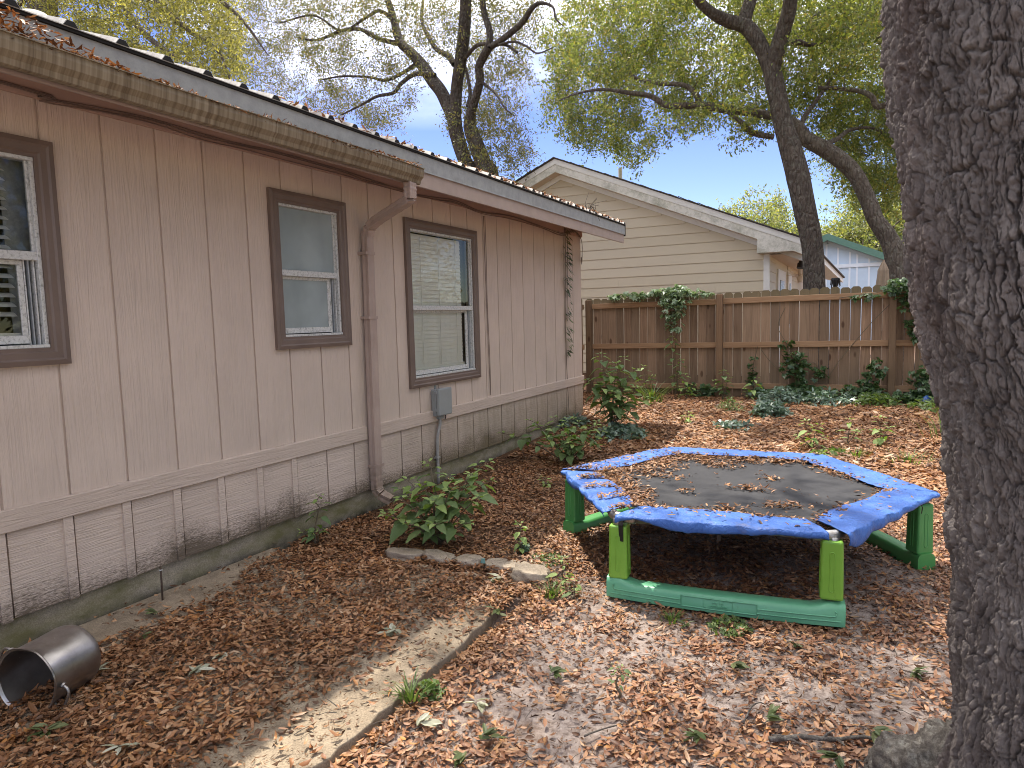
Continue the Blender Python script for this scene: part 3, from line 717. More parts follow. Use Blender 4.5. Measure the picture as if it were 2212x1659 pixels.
def blinds(par, y0, y1, z0, z1, pitch, tilt, mat, x, w=0.05):
    """slats of a venetian blind, every slat its own object on a shared mesh"""
    c, s_ = math.cos(tilt) * w / 2, math.sin(tilt) * w / 2
    hy = (y1 - y0) / 2
    V = [(-c, -hy, s_), (0, -hy, .003), (c, -hy, -s_), (-c, hy, s_), (0, hy, .003), (c, hy, -s_)]
    me = bpy.data.meshes.new('slat'); me.from_pydata([tuple(p) for p in V], [], [(0, 1, 4, 3), (1, 2, 5, 4)]); me.update(); me.materials.append(mat)
    z = z1
    while z > z0:
        add('slat', me, None, par, (x, (y0 + y1) / 2, z)); z -= pitch
def window(i, label, kind):
    a, b, c, d = WIN[i]
    w = add('window', None, None, house, (0, (a + b) / 2, c)); w.name = 'window'
    tag(w, label)
    cw, pr = 0.085, 0.026
    def casing(pts_out, pts_in):
        # one mitred moulding: stepped profile, outer lip raised
        steps = [(0.0, 0.0), (0.0, pr), (0.28, pr + .006), (0.40, pr - .002), (0.72, pr - .002), (0.82, pr - .010), (1.0, pr - .010), (1.0, -0.06)]
        V = []; n = len(steps)
        for e in (0, 1):
            for t, h in steps:
                po, pi = pts_out[e], pts_in[e]
                V.append((h, po[0] + (pi[0] - po[0]) * t, po[1] + (pi[1] - po[1]) * t))
        return MB().add(V, [(j, j + 1, n + j + 1, n + j) for j in range(n - 1)])
    O = [(a, c), (b, c), (b, d), (a, d)]; I = [(a + cw, c + cw), (b - cw, c + cw), (b - cw, d - cw), (a + cw, d - cw)]
    for e in range(4):
        f = (e + 1) % 4
        casing((O[e], O[f]), (I[e], I[f])).build('casing', M['casing'], w)
    ia, ib, ic, id_ = a + cw, b - cw, c + cw, d - cw
    # aluminium frame: outer flange, side tracks, meeting rail, sash rails
    t = 0.018; zm = ic + (id_ - ic) * (0.485 if i != 2 else 0.475)
    def bar(name, lo, hi, m='alu'): return MB().box(lo, hi).build(name, M[m], w, False, 0.0015, 1)
    bar('frame_head', (-.055, ia, id_ - t), (0.006, ib, id_)); bar('frame_sill', (-.06, ia, ic), (0.012, ib, ic + .016))
    bar('frame_jamb', (-.055, ia, ic + .016), (0.004, ia + t * .7, id_ - t)); bar('frame_jamb', (-.055, ib - t, ic + .016), (0.004, ib, id_ - t))
    for q in (0.007, 0.026, 0.042):   # tracks of the lower sash, seen at the right jamb
        bar('track', (-.05, ib - t - q - .006, ic + .016), (-.012 - q * .5, ib - t - q, zm), 'alu_dark' if q == .026 else 'alu')
    bar('meeting_rail', (-.036, ia + t * .7, zm - .02), (0.000, ib - t, zm + .022))
    bar('sash_head', (-.052, ia + t * .7, zm - .042), (-.038, ib - t - .05, zm - .020))
    bar('sash_rail', (-.052, ia + t * .7, ic + .022), (-.030, ib - t - .048, ic + .062))
    bar('sash_stile', (-.052, ib - t - .075, ic + .062), (-.036, ib - t - .05, zm - .042)); bar('sash_stile', (-.052, ia + t * .7, ic + .062), (-.036, ia + t * .7 + .02, zm - .042))
    bar('upper_stile', (-.03, ib - t - .012, zm + .022), (-.012, ib - t, id_ - t)); bar('upper_stile', (-.03, ia + t * .7, zm + .022), (-.012, ia + t * .7 + .01, id_ - t))
    gm = 'frost' if kind == 'frost' else 'glass'
    def sheet(x, a_, b_, c_, d_): return MB().add([(x, a_, c_), (x, b_, c_), (x, b_, d_), (x, a_, d_)], [(0, 1, 2, 3)])
    sheet(-.022, ia + .022, ib - t - .012, zm + .022, id_ - t).build('upper_pane', M[gm], w)
    sheet(-.044, ia + .032, ib - t - .075, ic + .062, zm - .042).build('lower_pane', M[gm], w)
    # the room behind
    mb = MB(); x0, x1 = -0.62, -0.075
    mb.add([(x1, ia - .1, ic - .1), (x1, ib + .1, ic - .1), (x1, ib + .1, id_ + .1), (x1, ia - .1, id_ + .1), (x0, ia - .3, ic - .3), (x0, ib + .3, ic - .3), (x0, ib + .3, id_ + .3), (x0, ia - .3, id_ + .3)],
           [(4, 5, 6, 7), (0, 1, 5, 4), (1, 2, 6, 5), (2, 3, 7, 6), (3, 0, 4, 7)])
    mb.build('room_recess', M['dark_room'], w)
    if kind == 'open_blind':
        blinds(w, ia + .03, ib - .095, ic + .12, id_ - .06, 0.0455, rad(28), M['shutter'], -0.085)
        MB().box((-.105, ia + .03, ic + .03), (-.060, ib - .085, ic + .075)).build('bottom_rail', M['shutter'], w)
        for q in (0.27, 0.285):
            MB().tube(smooth_path([(-.07, ib - q - .05, id_ - .05), (-.07, ib - q - .05, 1.72), (-.068, ib - q - .055 + .01, 1.54)], 4), .0018, 5).build('cord', M['cord'], w)
        MB().box((-.13, ib - .09, ic - .05), (-.125, ib + .05, id_ + .05)).build('window_reveal', M['alu_dark'], w)
    if kind == 'closed_blind':
        blinds(w, ia + .025, ib - .115, ic + .095, id_ - .05, 0.0375, rad(78), M['blind'], -0.070)
        MB().box((-.100, ia + .025, ic + .060), (-.058, ib - .10, ic + .088)).build('bottom_rail', M['blind'], w)
        for q in (0.22, 0.5, 0.78):
            MB().tube([(-.054, ia + (ib - ia) * q, id_ - .05), (-.054, ia + (ib - ia) * q, ic + .09)], .0016, 5).build('cord', M['cord'], w)
        MB().box((-.135, ib - .12, ic - .05), (-.13, ib + .05, id_ + .05)).build('window_reveal', M['alu_dark'], w)
window(0, 'window with open slatted blind at the picture edge', 'open_blind')
window(1, 'small frosted bathroom window', 'frost')
window(2, 'tall window with closed white blind', 'closed_blind')

def build_fittings():
    # cables sagging along the top of the wall
    zs = [2.66, 2.633, 2.65, 2.668, 2.649, 2.658, 2.661, 2.655, 2.649, 2.639, 2.633, 2.636, 2.664, 2.62, 2.655, 2.621, 2.602, 2.684]
    ys = [1.765, 1.919, 2.214, 2.514, 2.807, 3.111, 3.416, 4.04, 4.325, 4.809, 4.988, 5.276, 5.648, 6.118, 6.804, 7.616, 8.183, 8.605]
    for k in range(3):
        pts = [(0.032 + 0.004 * k, -1.0, 2.655)] + [(0.030 + .004 * k + rnd.uniform(-.002, .004), y, z + rnd.uniform(-.010, .010) - (k - 1) * .013) for y, z in zip(ys, zs)]
        pts += [(.034, 8.80, 2.65 - .01 * k), (.036, 8.89, 2.56), (.034, 8.90, 2.42 - .03 * k), (.03, 8.885, 2.30 - .02 * k), (.03, 8.87, 2.36)]
        H(MB().tube(smooth_path(pts, 4), 0.0036 if k else .0048, 6), 'cable', M['wire'], smooth=True)
    for k in range(2):
        H(MB().tube(smooth_path([(.012 + .006 * k, 6.20 + .015 * k, 2.60), (.010, 6.205 + .03 * k, 2.2), (.010, 6.215 + .016 * k, 1.7), (.011, 6.23 + .02 * k, 1.1), (.012, 6.245, 0.72)], 5), .0032, 6), 'drop_cable', M['wire'], smooth=True)
    # grey service box and its conduit
    bx = add('electrical_box', None, None, house, (0.05, 5.25, 0.76)); tag(bx, 'grey plastic service box under the tall window')
    def loc(lo, hi): return MB().box(lo, hi)
    loc((0.004, 5.135, 0.645), (0.060, 5.345, 0.895)).build('back_shell', M['grey_box'], bx, False, .008, 2)
    loc((0.064, 5.128, 0.650), (0.100, 5.350, 0.905)).build('cover', M['grey_box'], bx, False, .012, 3)
    for z in (0.69, 0.855): loc((0.045, 5.122, z), (0.078, 5.136, z + .028)).build('latch', M['grey_box'], bx, False, .003, 1)
    loc((0.02, 5.19, 0.612), (0.055, 5.27, 0.646)).build('hub', M['grey_box'], bx, False, .006, 2)
    loc((0.0, 5.20, 0.894), (0.006, 5.225, 0.935)).build('bracket', M['grey_box'], bx)
    MB().tube(smooth_path([(.04, 5.30, .65), (.045, 5.312, .625), (.04, 5.305, .60)], 4), .005, 6).build('pigtail', M['black'], bx)
    MB().tube(smooth_path([(.038, 5.225, .625), (.036, 5.222, .56), (.03, 5.19, .47), (.026, 5.18, .38), (.026, 5.18, 0.0)], 5), .0145, 12).build('conduit', M['conduit'], bx, True)
    MB().box((.0, 5.150, .245), (.044, 5.200, .262)).build('conduit_clip', M['conduit'], bx)
build_fittings()
# ------------------------------------------------------------------ fence along the back of the yard
YF = 11.30
def ftop(x): return 1.866 + 0.009 * (x - 1.47)
def fence():
    f = thing('fence', 'brown dog-eared timber privacy fence along the back of the yard', 'fence', (1.47, YF, 0.16))
    bw = 0.1345; x = -0.86
    while x < 6.6:
        c = x + bw / 2; h = ftop(c) + rnd.uniform(-.014, .014); b = 0.15 + rnd.uniform(-.015, .02); e = 0.03
        w = bw / 2 + rnd.uniform(-.003, .0015); tl = rnd.uniform(-.004, .004)
        poly = [(-w, b - 1), (w, b - 1), (w + tl, h - e - 1), (w - e + tl, h - 1), (-w + e + tl, h - 1), (-w + tl, h - e - 1)]
        o = MB().prism(poly, 'y', 0, .016).build('board', M['board'], f, loc=(c, YF + .002 + rnd.uniform(0, .003), 1.0))
        x += 0.1405
    for px in (-0.775, 1.472, 3.905, 6.33):
        t = ftop(px) - .028
        o = MB().box((-.045, -.045, 0.05 - 1), (.045, .045, t - 1)).build('post', M['post'], f, False, .005, 1, loc=(px, YF - .088, 1.0))
    xs = [-0.73, 1.427, 1.517, 3.86, 3.95, 6.285]
    for zt, hh in ((1.775, .088), (1.065, .088), (0.395, .088)):
        for a, b in ((xs[0], xs[1]), (xs[2], xs[3]), (xs[4], xs[5])):
            dz = rnd.uniform(-.008, .008); za, zb_ = zt + .009 * (a - 1.47) + dz, zt + .009 * (b - 1.47) + dz + rnd.uniform(-.01, .01)
            c = (a + b) / 2
            MB().add([(a - c, -.038, za - hh - 1), (b - c, -.038, zb_ - hh - 1), (b - c, 0, zb_ - hh - 1), (a - c, 0, za - hh - 1), (a - c, -.038, za - 1), (b - c, -.038, zb_ - 1), (b - c, 0, zb_ - 1), (a - c, 0, za - 1)],
                     [(0, 3, 2, 1), (4, 5, 6, 7), (0, 1, 5, 4), (1, 2, 6, 5), (2, 3, 7, 6), (3, 0, 4, 7)]).build('rail', M['rail_h'], f, False, .003, 1, loc=(c, YF, 1.0))
    # short return towards the house, seen end-on
    g = thing('fence_return', 'short greenish fence return running from the corner post towards the house', 'fence', (-0.85, 10.4, 0.15))
    y = 11.2
    while y > 9.4:
        h = 1.845 + rnd.uniform(-.01, .01); w = .067; e = .03
        MB().prism([(-w, -.85), (w, -.85), (w, h - e - 1), (w - e, h - 1), (-w + e, h - 1), (-w, h - e - 1)], 'x', 0, .016).build('board', M['board'], g, loc=(-0.90, y - .07, 1.0))
        y -= .1405
    for zt in (1.745, 1.04, 0.38):
        MB().box((0, -.9, zt - .088 - 1), (.038, .9, zt - 1)).build('rail', M['rail'], g, False, .003, 1, loc=(-0.884, 10.28, 1.0))
k = N('fence_rail_along'); r = k.rand(); g_ = k.noise(k.co((1.4, 26, 26), r), 1.0, 6, 0.6, 1.2)
c_ = k.ramp(g_, [(0.3, (0.24, 0.14, 0.076)), (0.7, (0.37, 0.235, 0.135))]); k.bump(g_, .3, .004); M['rail_h'] = k.fin(c_, 0.75, 0, .25)
fence()

# ------------------------------------------------------------------ the cream house behind the fence
def neighbour():
    R = thing('neighbour_house', 'cream vinyl-sided house with mildewed white rake boards behind the fence', 'house', (-3.0, 17, 0.16))
    YRK = 15.0; YW = 15.36
    pk = np.array([-3.03, 5.27]); sl = (5.266 - 3.014) / (3.024 + 2.37)
    xe = 2.40; XW = 1.66
    def zr(x): return pk[1] - abs(x - pk[0]) * sl
    # siding courses, each with its lower lip proud
    z = 0.2; cz = 0.2225
    while z < 4.72:
        zt = z + cz
        if zt > 2.78:
            hw = (pk[1] - .38 - (zt + z) / 2) / sl
            lo, hi = max(-8, pk[0] - hw), min(XW, pk[0] + hw)
        else: lo, hi = -8.0, XW
        if hi - lo > .2:
            cx = (lo + hi) / 2
            cuts = [lo, hi]
            if hi > 0 and rnd.random() < .8:
                q = rnd.uniform(lo + 1.5, hi - .6) if hi - lo > 3 else None
                if q: cuts = [lo, q, hi]
            for a, b in zip(cuts[:-1], cuts[1:]):
                c = (a + b) / 2
                MB().prism([(0, 0), (-.020, .004), (-.022, .016), (-.004, cz + .01), (0, cz + .01)], 'x', a - c + .001, b - c - .001).add([], []).build('siding_course', M['vinyl'], R, loc=(c, YW, z))
        z = zt
    MB().box((-8, YW, 0.1), (XW, YW + .05, 2.75)).prism([(-8, 2.7), (XW, 2.7), (XW, zr(XW) - .335), (pk[0], pk[1] - .335), (-8, zr(-8) - .335)], 'y', YW + .002, YW + .05).build('gable_wall', M['vinyl'], R)
    # roof slabs, rake boards (two layers), soffit panels
    for s_ in (1, -1):
        x1 = xe if s_ > 0 else pk[0] - (xe - pk[0])
        z0, z1 = pk[1], zr(x1)
        def strip(y0, y1, a, b, name, m, o0=0.0):
            return MB().add([(pk[0], y0, z0 - a), (x1, y0, z1 - a), (x1, y1, z1 - a), (pk[0], y1, z0 - a), (pk[0], y0, z0 - b), (x1, y0, z1 - b), (x1, y1, z1 - b), (pk[0], y1, z0 - b)],
                            [(0, 1, 2, 3), (7, 6, 5, 4), (0, 4, 5, 1), (1, 5, 6, 2), (2, 6, 7, 3), (3, 7, 4, 0)]).build(name, M[m], R)
        rf = strip(YRK - .03, 27, -.012, .012, 'roof_slope', 'shingle')
        n = 26
        for i in range(n):   # ragged shingle tabs along the rake
            t0, t1 = i / n, (i + .96) / n
            xa, xb = pk[0] + (x1 - pk[0]) * t0, pk[0] + (x1 - pk[0]) * t1; q = rnd.uniform(.0, .02)
            MB().beam((xa, YRK - .03, zr(xa) + .012 + q), (xb, YRK - .03, zr(xb) + .012), .09, .016).build('shingle', M['shingle'], rf)
        strip(YRK - .022, YRK + .02, .013, .135, 'rake_board', 'white_trim')
        strip(YRK - .006, YRK + .02, .132, .315, 'rake_board', 'rake')
        strip(YRK + .02, YW, .300, .318, 'soffit', 'cream_soffit')
        strip(YW - .045, YW - .006, .318, .44, 'frieze', 'white_trim')
        for i in range(12):
            t = (i + .5) / 12; xa = pk[0] + (x1 - pk[0]) * t * .9
            MB().beam((xa, YRK + .02, zr(xa) - .320), (xa, YW - .01, zr(xa) - .320), .012, .008).build('soffit_seam', M['white_trim'], R)
    # boxed return at the eave, corner post, side wall running back
    zb = 2.765
    MB().prism([(1.52, zb), (2.30, zb), (2.30, zr(2.30) - .26), (1.52, zr(1.52) - .26)], 'y', YRK - .003, YW).build('eave_return', M['rake'], R)
    MB().box((XW - .05, YW - .035, .15), (XW + .07, YW + .09, zb)).build('corner_post', M['white_trim'], R, False, .006, 1)
    MB().box((XW - .03, YW + .09, .1), (XW + .005, 26.5, zb + .1)).build('side_wall', M['vinyl'], R)
    z = 0.2
    while z < 2.7:
        MB().prism([(0, 0), (.018, .004), (.018, .016), (.003, cz + .01), (0, cz + .01)], 'y', -.8, .8).build('siding_course', M['vinyl'], R, loc=(XW + .005, 16.27, z))
        MB().prism([(0, 0), (.018, .004), (.018, .016), (.003, cz + .01), (0, cz + .01)], 'y', -1.8, 1.8).build('siding_course', M['vinyl'], R, loc=(XW + .005, 21.5, z))
        z += cz
    MB().box((XW, YW + .35, zb - .004), (xe - .04, 26.8, zb + .012)).build('porch_soffit', M['cream_soffit'], R)
    MB().box((xe - .03, YRK + .02, zb + .01), (xe - .005, 26.8, zr(xe) + .0)).build('eave_fascia', M['white_trim'], R)
    # door and window on the side wall
    for (a, b, n) in ((17.25, 18.9, 'side_door'), (19.6, 20.6, 'side_window')):
        d = MB().box((XW + .0, a, .2 if n == 'side_door' else 1.1), (XW + .045, b, 2.55)).build(n, M['white_trim'], R)
        MB().box((XW + .02, a + .35, 1.2), (XW + .06, b - .45, 2.3)).build('pane', M['dark_glass'], d)
    # ceiling fan under the porch, flood light and vent pipe
    P = at(1780, 588, 19.0)
    fan = MB().tube([(2.0, 19.5, 2.74), (2.0, 19.5, 2.45)], .05, 12).tube([(2.0, 19.5, 2.45), (2.0, 19.5, 2.30)], [.10, .05], 12)
    for q in range(4):
        a = q * math.pi / 2 + .4; fan.beam((2.0 + .1 * math.cos(a), 19.5 + .1 * math.sin(a), 2.5), (2.0 + .5 * math.cos(a), 19.5 + .5 * math.sin(a), 2.48), .10, .012)
    fan.build('ceiling_fan', M['cream_soffit'], R)
    MB().tube([(2.13, 18.0, 2.76), (2.13, 18.0, 2.70)], .045, 10).tube([(2.13, 18.0, 2.70), (2.12, 17.97, 2.58)], [.075, .085], 12).build('flood_light', M['black'], R)
    p = at(1340, 385, 18.0)
    MB().tube([(p[0], 18.0, p[2] - .7), (p[0], 18.0, p[2] + .26)], .055, 12).build('vent_pipe', M['pvc'], R)
    # lower porch roof at the far end
    a, b = at(1776, 553, 22.0), at(1822, 601, 24.0)
    MB().add([(a[0], a[1], a[2]), (b[0], b[1], b[2]), (b[0], b[1], b[2] - .14), (a[0], a[1], a[2] - .17), (a[0] - 2.5, a[1] + .3, a[2] + .5), (b[0] - 2.5, b[1] + .3, b[2] + .5)],
             [(0, 1, 2, 3), (0, 4, 5, 1), (3, 2, 5, 4)]).build('porch_roof', M['white_trim'], R)
    MB().beam(a + (0, -.02, .02), b + (0, -.02, .02), .10, .03).build('porch_roof_edge', M['shingle'], R)
neighbour()

def pale_barn():
    Yb = 30.0
    pk, re = at(1788.5, 506, Yb), at(1905, 546, Yb)
    R = thing('barn', 'pale blue board and batten outbuilding with green roof edge far behind the fence', 'outbuilding', (pk[0] + 1, Yb, .2))
    sl = (pk[2] - re[2]) / (re[0] - pk[0]); x0, x1 = pk[0] - 3.6, pk[0] + 3.6
    z = lambda x: pk[2] - abs(x - pk[0]) * sl
    MB().prism([(x0, .1), (x1, .1), (x1, z(x1) - .2), (pk[0], pk[2] - .2), (x0, z(x0) - .2)], 'y', Yb, Yb + 6).build('wall', M['pale_blue'], R)
    x = x0; i = 0
    while x < x1:
        MB().box((-.035, -.03, .1), (.035, 0, z(x) - .22)).build('batten', M['pale_batten'], R, loc=(x, Yb, 0)); x += .42 if i % 3 else .26; i += 1
    zz = at(1850, 573, Yb)[2]
    MB().box((x0, Yb - .045, zz - .07), (x1, Yb - .03, zz + .07)).build('belt_board', M['pale_batten'], R)
    for s_ in (-1, 1):
        xe = x0 - .3 if s_ < 0 else x1 + .3
        MB().add([(pk[0], Yb - .35, pk[2]), (xe, Yb - .35, z(xe)), (xe, Yb + 6, z(xe)), (pk[0], Yb + 6, pk[2]), (pk[0], Yb - .35, pk[2] - .26), (xe, Yb - .35, z(xe) - .26), (xe, Yb + 6, z(xe) - .2), (pk[0], Yb + 6, pk[2] - .2)],
                 [(0, 1, 2, 3), (7, 6, 5, 4), (0, 4, 5, 1), (1, 5, 6, 2), (2, 6, 7, 3), (3, 7, 4, 0)]).build('roof_slope', M['green_metal'], R)
        MB().beam((pk[0], Yb - .02, pk[2] - .30), (xe, Yb - .02, z(xe) - .30), .03, .16).build('frieze', M['pale_blue'], R)
pale_barn()

def yard_bits():
    # garden torch just beyond the fence
    a = at(1805, 590, 12.0)
    t = thing('garden_torch', 'black garden torch whose basket head rises above the fence beside the oak trunk', 'torch', (a[0], 12.0, .16))
    MB().tube([(a[0], 12, .1), (a[0], 12, 1.90)], .012, 8).build('pole', M['black'], t)
    MB().tube([(a[0], 12, 1.88), (a[0], 12, 1.93), (a[0], 12, 2.02), (a[0], 12, 2.05)], [.02, .04, .062, .058], 12).build('basket', M['black'], t)
    for q in range(10):
        an = q * .63; MB().tube([(a[0] + .062 * math.cos(an), 12 + .062 * math.sin(an), 2.04), (a[0] + .07 * math.cos(an), 12 + .07 * math.sin(an), 1.90 + rnd.uniform(-.02, .04))], .006, 4).build('fringe', M['black'], t)
    # furled patio umbrella
    a = at(1908, 600, 14.0)
    u = thing('patio_umbrella', 'closed tan patio umbrella standing beyond the fence against the far oak trunk', 'umbrella', (a[0], 14, .16))
    MB().tube([(a[0], 14, .1), (a[0], 14, 2.42)], .02, 8).build('pole', M['canvas'], u)
    n = 14; V = []; F = []
    rows = [(1.15, .13), (1.5, .12), (1.9, .10), (2.18, .075), (2.23, .075), (2.33, .04), (2.40, .012)]
    for z, r in rows:
        for i in range(n):
            q = r * (1 + (.28 if i % 2 else -.2)); an = i * 2 * math.pi / n; V.append((a[0] + q * math.cos(an), 14 + q * math.sin(an), z))
    for j in range(len(rows) - 1):
        for i in range(n): F.append((j * n + i, j * n + (i + 1) % n, (j + 1) * n + (i + 1) % n, (j + 1) * n + i))
    MB().add(V, F).build('canopy', M['canvas'], u)
yard_bits()
# ------------------------------------------------------------------ trees
def limb(P, r, n=14, per=6, seed=0, amp=.07):
    """smooth tapered limb with lumpy bark relief; P world points, r radii"""
    P = np.asarray(P, float); Q = smooth_path(P, per); R = np.interp(np.linspace(0, len(P) - 1, len(Q)), np.arange(len(P)), r)
    V, F = tube_np(Q, R, n)
    C_ = np.repeat(Q, n, 0); d = V - C_; rr = np.linalg.norm(d, axis=1)[:, None] + 1e-9
    h = (fbm(V * np.array([5, 5, 2.2]) + seed, 3, seed) - .5) * 2 * amp
    V = C_ + d * (1 + h[:, None])
    return V, F, Q, R
def leaf_quads(base, n, spread, L, W, droop=.25, jit=None, g=rng):
    """n leaves round each base point -> V (rhombus leaves, slightly folded), F quads"""
    m = len(base) * n
    o = g.normal(size=(m, 3)) * spread
    p = np.repeat(base, n, 0) + o
    d = g.normal(size=(m, 3)); d[:, 2] -= droop * 2; d /= np.linalg.norm(d, axis=1)[:, None]
    s = np.cross(d, g.normal(size=(m, 3))); s /= np.linalg.norm(s, axis=1)[:, None]
    u = np.cross(s, d)
    ll = L * g.uniform(.65, 1.25, (m, 1)); ww = W * g.uniform(.7, 1.25, (m, 1))
    a = p; b = p + d * ll * .5 + s * ww * .5 + u * ww * .18; c = p + d * ll; e = p + d * ll * .5 - s * ww * .5 + u * ww * .18
    V = np.stack([a, b, c, e], 1).reshape(-1, 3); F = np.arange(m * 4).reshape(-1, 4)
    return V, F
class Tree:
    def __init__(s, name, label, base, bark, leafm, group=None):
        s.root = thing(name, label, 'tree', base, group); s.nodes = []; s.nr = []; s.wood = NP(); s.tw = NP(); s.lv = NP(); s.bark = bark; s.leafm = leafm; s.trunkset = NP(); s.base = base; s.k = 0
        s.g = np.random.default_rng(abs(hash(name + label)) % 1000 if False else sum(map(ord, label)))
    def limb(s, P, r, trunk=False, n=14, per=6, amp=.07):
        s.k += 1; V, F, Q, R = limb(P, r, n, per, s.k * 3 + 1, amp); (s.trunkset if trunk else s.wood).add(V, F)
        for q, rr in zip(Q, R): s.nodes.append(q); s.nr.append(rr)
    def grow(s, T, maxr=.02, nl=60, spread=.16, L=.085, W=.032, sub=2, rmin=.0035, minz=None):
        T = np.asarray(T, float); nodes = np.array(s.nodes); nr = np.array(s.nr)
        d = np.array([np.min(np.sum((nodes - t) ** 2, 1)) for t in T]); T = T[np.argsort(d)]
        buf = np.zeros((len(nodes) + len(T) * 5, 3)); br = np.zeros(len(buf)); m = len(nodes); buf[:m] = nodes; br[:m] = nr
        ends = []
        for t in T:
            dd = np.sum((buf[:m] - t) ** 2, 1) * (1 + .5 * (buf[:m, 2] > t[2] + .4)); i = int(np.argmin(dd)); p = buf[i]; ln = math.sqrt(dd[i])
            r0 = min(br[i] * .75, .004 + .0085 * ln, maxr); r0 = max(r0, rmin)
            k = 4 if ln > .5 else 2
            w = s.g.normal(size=3) * ln * .12
            Q = np.array([p + (t - p) * u_ + w * math.sin(u_ * 3.14) + s.g.normal(size=3) * ln * .03 * (0 < u_ < 1) + np.array([0, 0, ln * .10 * math.sin(u_ * 3.14)]) for u_ in np.linspace(0, 1, k + 1)])
            R = np.linspace(r0, max(rmin * .6, r0 * .35), k + 1)
            V, F = tube_np(Q, R, 5 if r0 > .012 else 4); s.tw.add(V, F)
            for q, rr in zip(Q[1:], R[1:]): buf[m] = q; br[m] = rr; m += 1
            ends.append(Q[-1]); ends.append(Q[-2] * .5 + Q[-1] * .5) if ln > .35 else None
        E_ = np.array(ends)
        # fine side twigs carrying the leaves
        m2 = len(E_) * sub; b0 = np.repeat(E_, sub, 0); dr = s.g.normal(size=(m2, 3)); dr[:, 2] -= .35; dr /= np.linalg.norm(dr, axis=1)[:, None]
        tips = b0 + dr * s.g.uniform(.6, 1.6, (m2, 1)) * spread * 1.5
        for a, b in zip(b0, tips):
            V, F = tube_np(np.array([a, b]), [rmin * .75, rmin * .45], 3); s.tw.add4(V, F) if hasattr(s.tw, 'add4') else s.tw.add(V, F)
        pts = np.vstack([tips, (b0 + tips) / 2])
        V, F = leaf_quads(pts, max(1, nl // (2 * sub)), spread * .42, L, W, .25, g=s.g)
        s.lv.add(V, F)
    def done(s):
        if s.trunkset.V: s.trunkset.build('trunk', s.bark, s.root)
        if s.wood.V: s.wood.build('limbs', s.bark, s.root)
        if s.tw.V: s.tw.build('twigs', M['twig'], s.root)
        if s.lv.V: s.lv.build('crown', s.leafm, s.root, False)
def in_poly(pts, poly):
    x, y = pts[:, 0], pts[:, 1]; c = np.zeros(len(pts), bool); j = len(poly) - 1
    for i in range(len(poly)):
        xi, yi = poly[i]; xj, yj = poly[j]
        c ^= ((yi > y) != (yj > y)) & (x < (xj - xi) * (y - yi) / (yj - yi + 1e-9) + xi); j = i
    return c
def cloud(poly, n, Y0, Y1, seed, freq=.9, thr=.45, g=None):
    """n points of a crown whose outline (seen from the yard) is poly; clumped with a 3-D noise so gaps open"""
    g = np.random.default_rng(seed); lo = np.min(poly, 0); hi = np.max(poly, 0); out = []
    while len(out) < n:
        q = g.uniform(lo, hi, (n * 3, 2)); q = q[in_poly(q, poly)]
        Y = g.uniform(Y0, Y1, len(q))
        P = np.array([at(a, b, y) for (a, b), y in zip(q, Y)])
        keep = fbm(P * freq + seed, 2, seed) > thr
        out += list(P[keep])
    return np.array(out[:n])
Z3 = lambda zx, zy: (1474.67 + zx / 3.0, zy / 3.0)     # readings from enlarged crops of the picture
Z2 = lambda zx, zy: (737.33 + zx / 3.0, zy / 3.0)
def px_path(rows, conv, Y):
    P, R = [], []
    for i, (a, b, w) in enumerate(rows):
        yy = Y[i] if isinstance(Y, (list, tuple)) else Y
        p = at(*conv(a, b), yy); P.append(p); R.append(w / 3.0 / 2 * ((p - CAM) @ _f) / FV * .90)
    return P, R

def oak_centre():
    t = Tree('oak_tree', 'slender dark oak just beyond the fence whose straight trunk forks high above it', (2.75, 13.0, .16), M['bark_dark'], M['crown_gold'])
    Y = 13.0
    P, R = px_path([(845, 1650, 145), (800, 1400, 150), (748, 1150, 160), (695, 950, 150), (650, 800, 132), (620, 650, 128), (592, 520, 128), (575, 430, 122)], Z3, Y)
    b = np.array([P[0][0] + .10, Y, .05])
    t.limb([b, b * .5 + P[0] * .5] + P, [R[0] * 1.35, R[0] * 1.1] + R, True, 22, 7, .05)
    P, R = px_path([(580, 450, 110), (610, 330, 112), (650, 200, 105), (690, 60, 100), (705, -120, 92), (690, -350, 80), (640, -600, 60), (700, -900, 40)], Z3, [13, 12.95, 12.9, 12.8, 12.7, 12.5, 12.2, 11.8]); t.limb(P, R, False, 18)
    P, R = px_path([(565, 450, 100), (520, 330, 100), (470, 240, 108), (400, 165, 105), (300, 138, 90), (200, 90, 76), (110, 10, 70), (20, -120, 60), (-200, -260, 48), (-420, -300, 34)], Z3, [13, 13, 13, 13, 12.9, 12.7, 12.5, 12.2, 11.8, 11.3]); t.limb(P, R, False, 16)
    P, R = px_path([(395, 160, 90), (415, 80, 92), (440, 0, 90), (470, -140, 80), (430, -360, 60), (330, -600, 40)], Z3, [13, 13.1, 13.2, 13.4, 13.7, 14]); t.limb(P, R, False, 14)
    P, R = px_path([(640, 300, 40), (730, 270, 38), (820, 290, 30), (900, 285, 18)], Z3, [12.95, 13.3, 13.8, 14.2]); t.limb(P, R, False, 8)
    poly = np.array([(1180, -420), (1700, -520), (2050, -420), (1980, 60), (1880, 120), (1740, 90), (1560, 60), (1420, 110), (1330, 60), (1250, 30), (1200, -100)])
    Q = cloud(poly, 520, 10.8, 15.5, 3, 1.0, .42)
    d = Q - CAM; zc = d @ _f; vy = 829.5 - FV * (d @ _u) / zc
    Q = Q[(vy < -40) | (Q[:, 1] > 13.5)]
    t.grow(Q, .03, 46, .19, .085, .034)
    t.done()
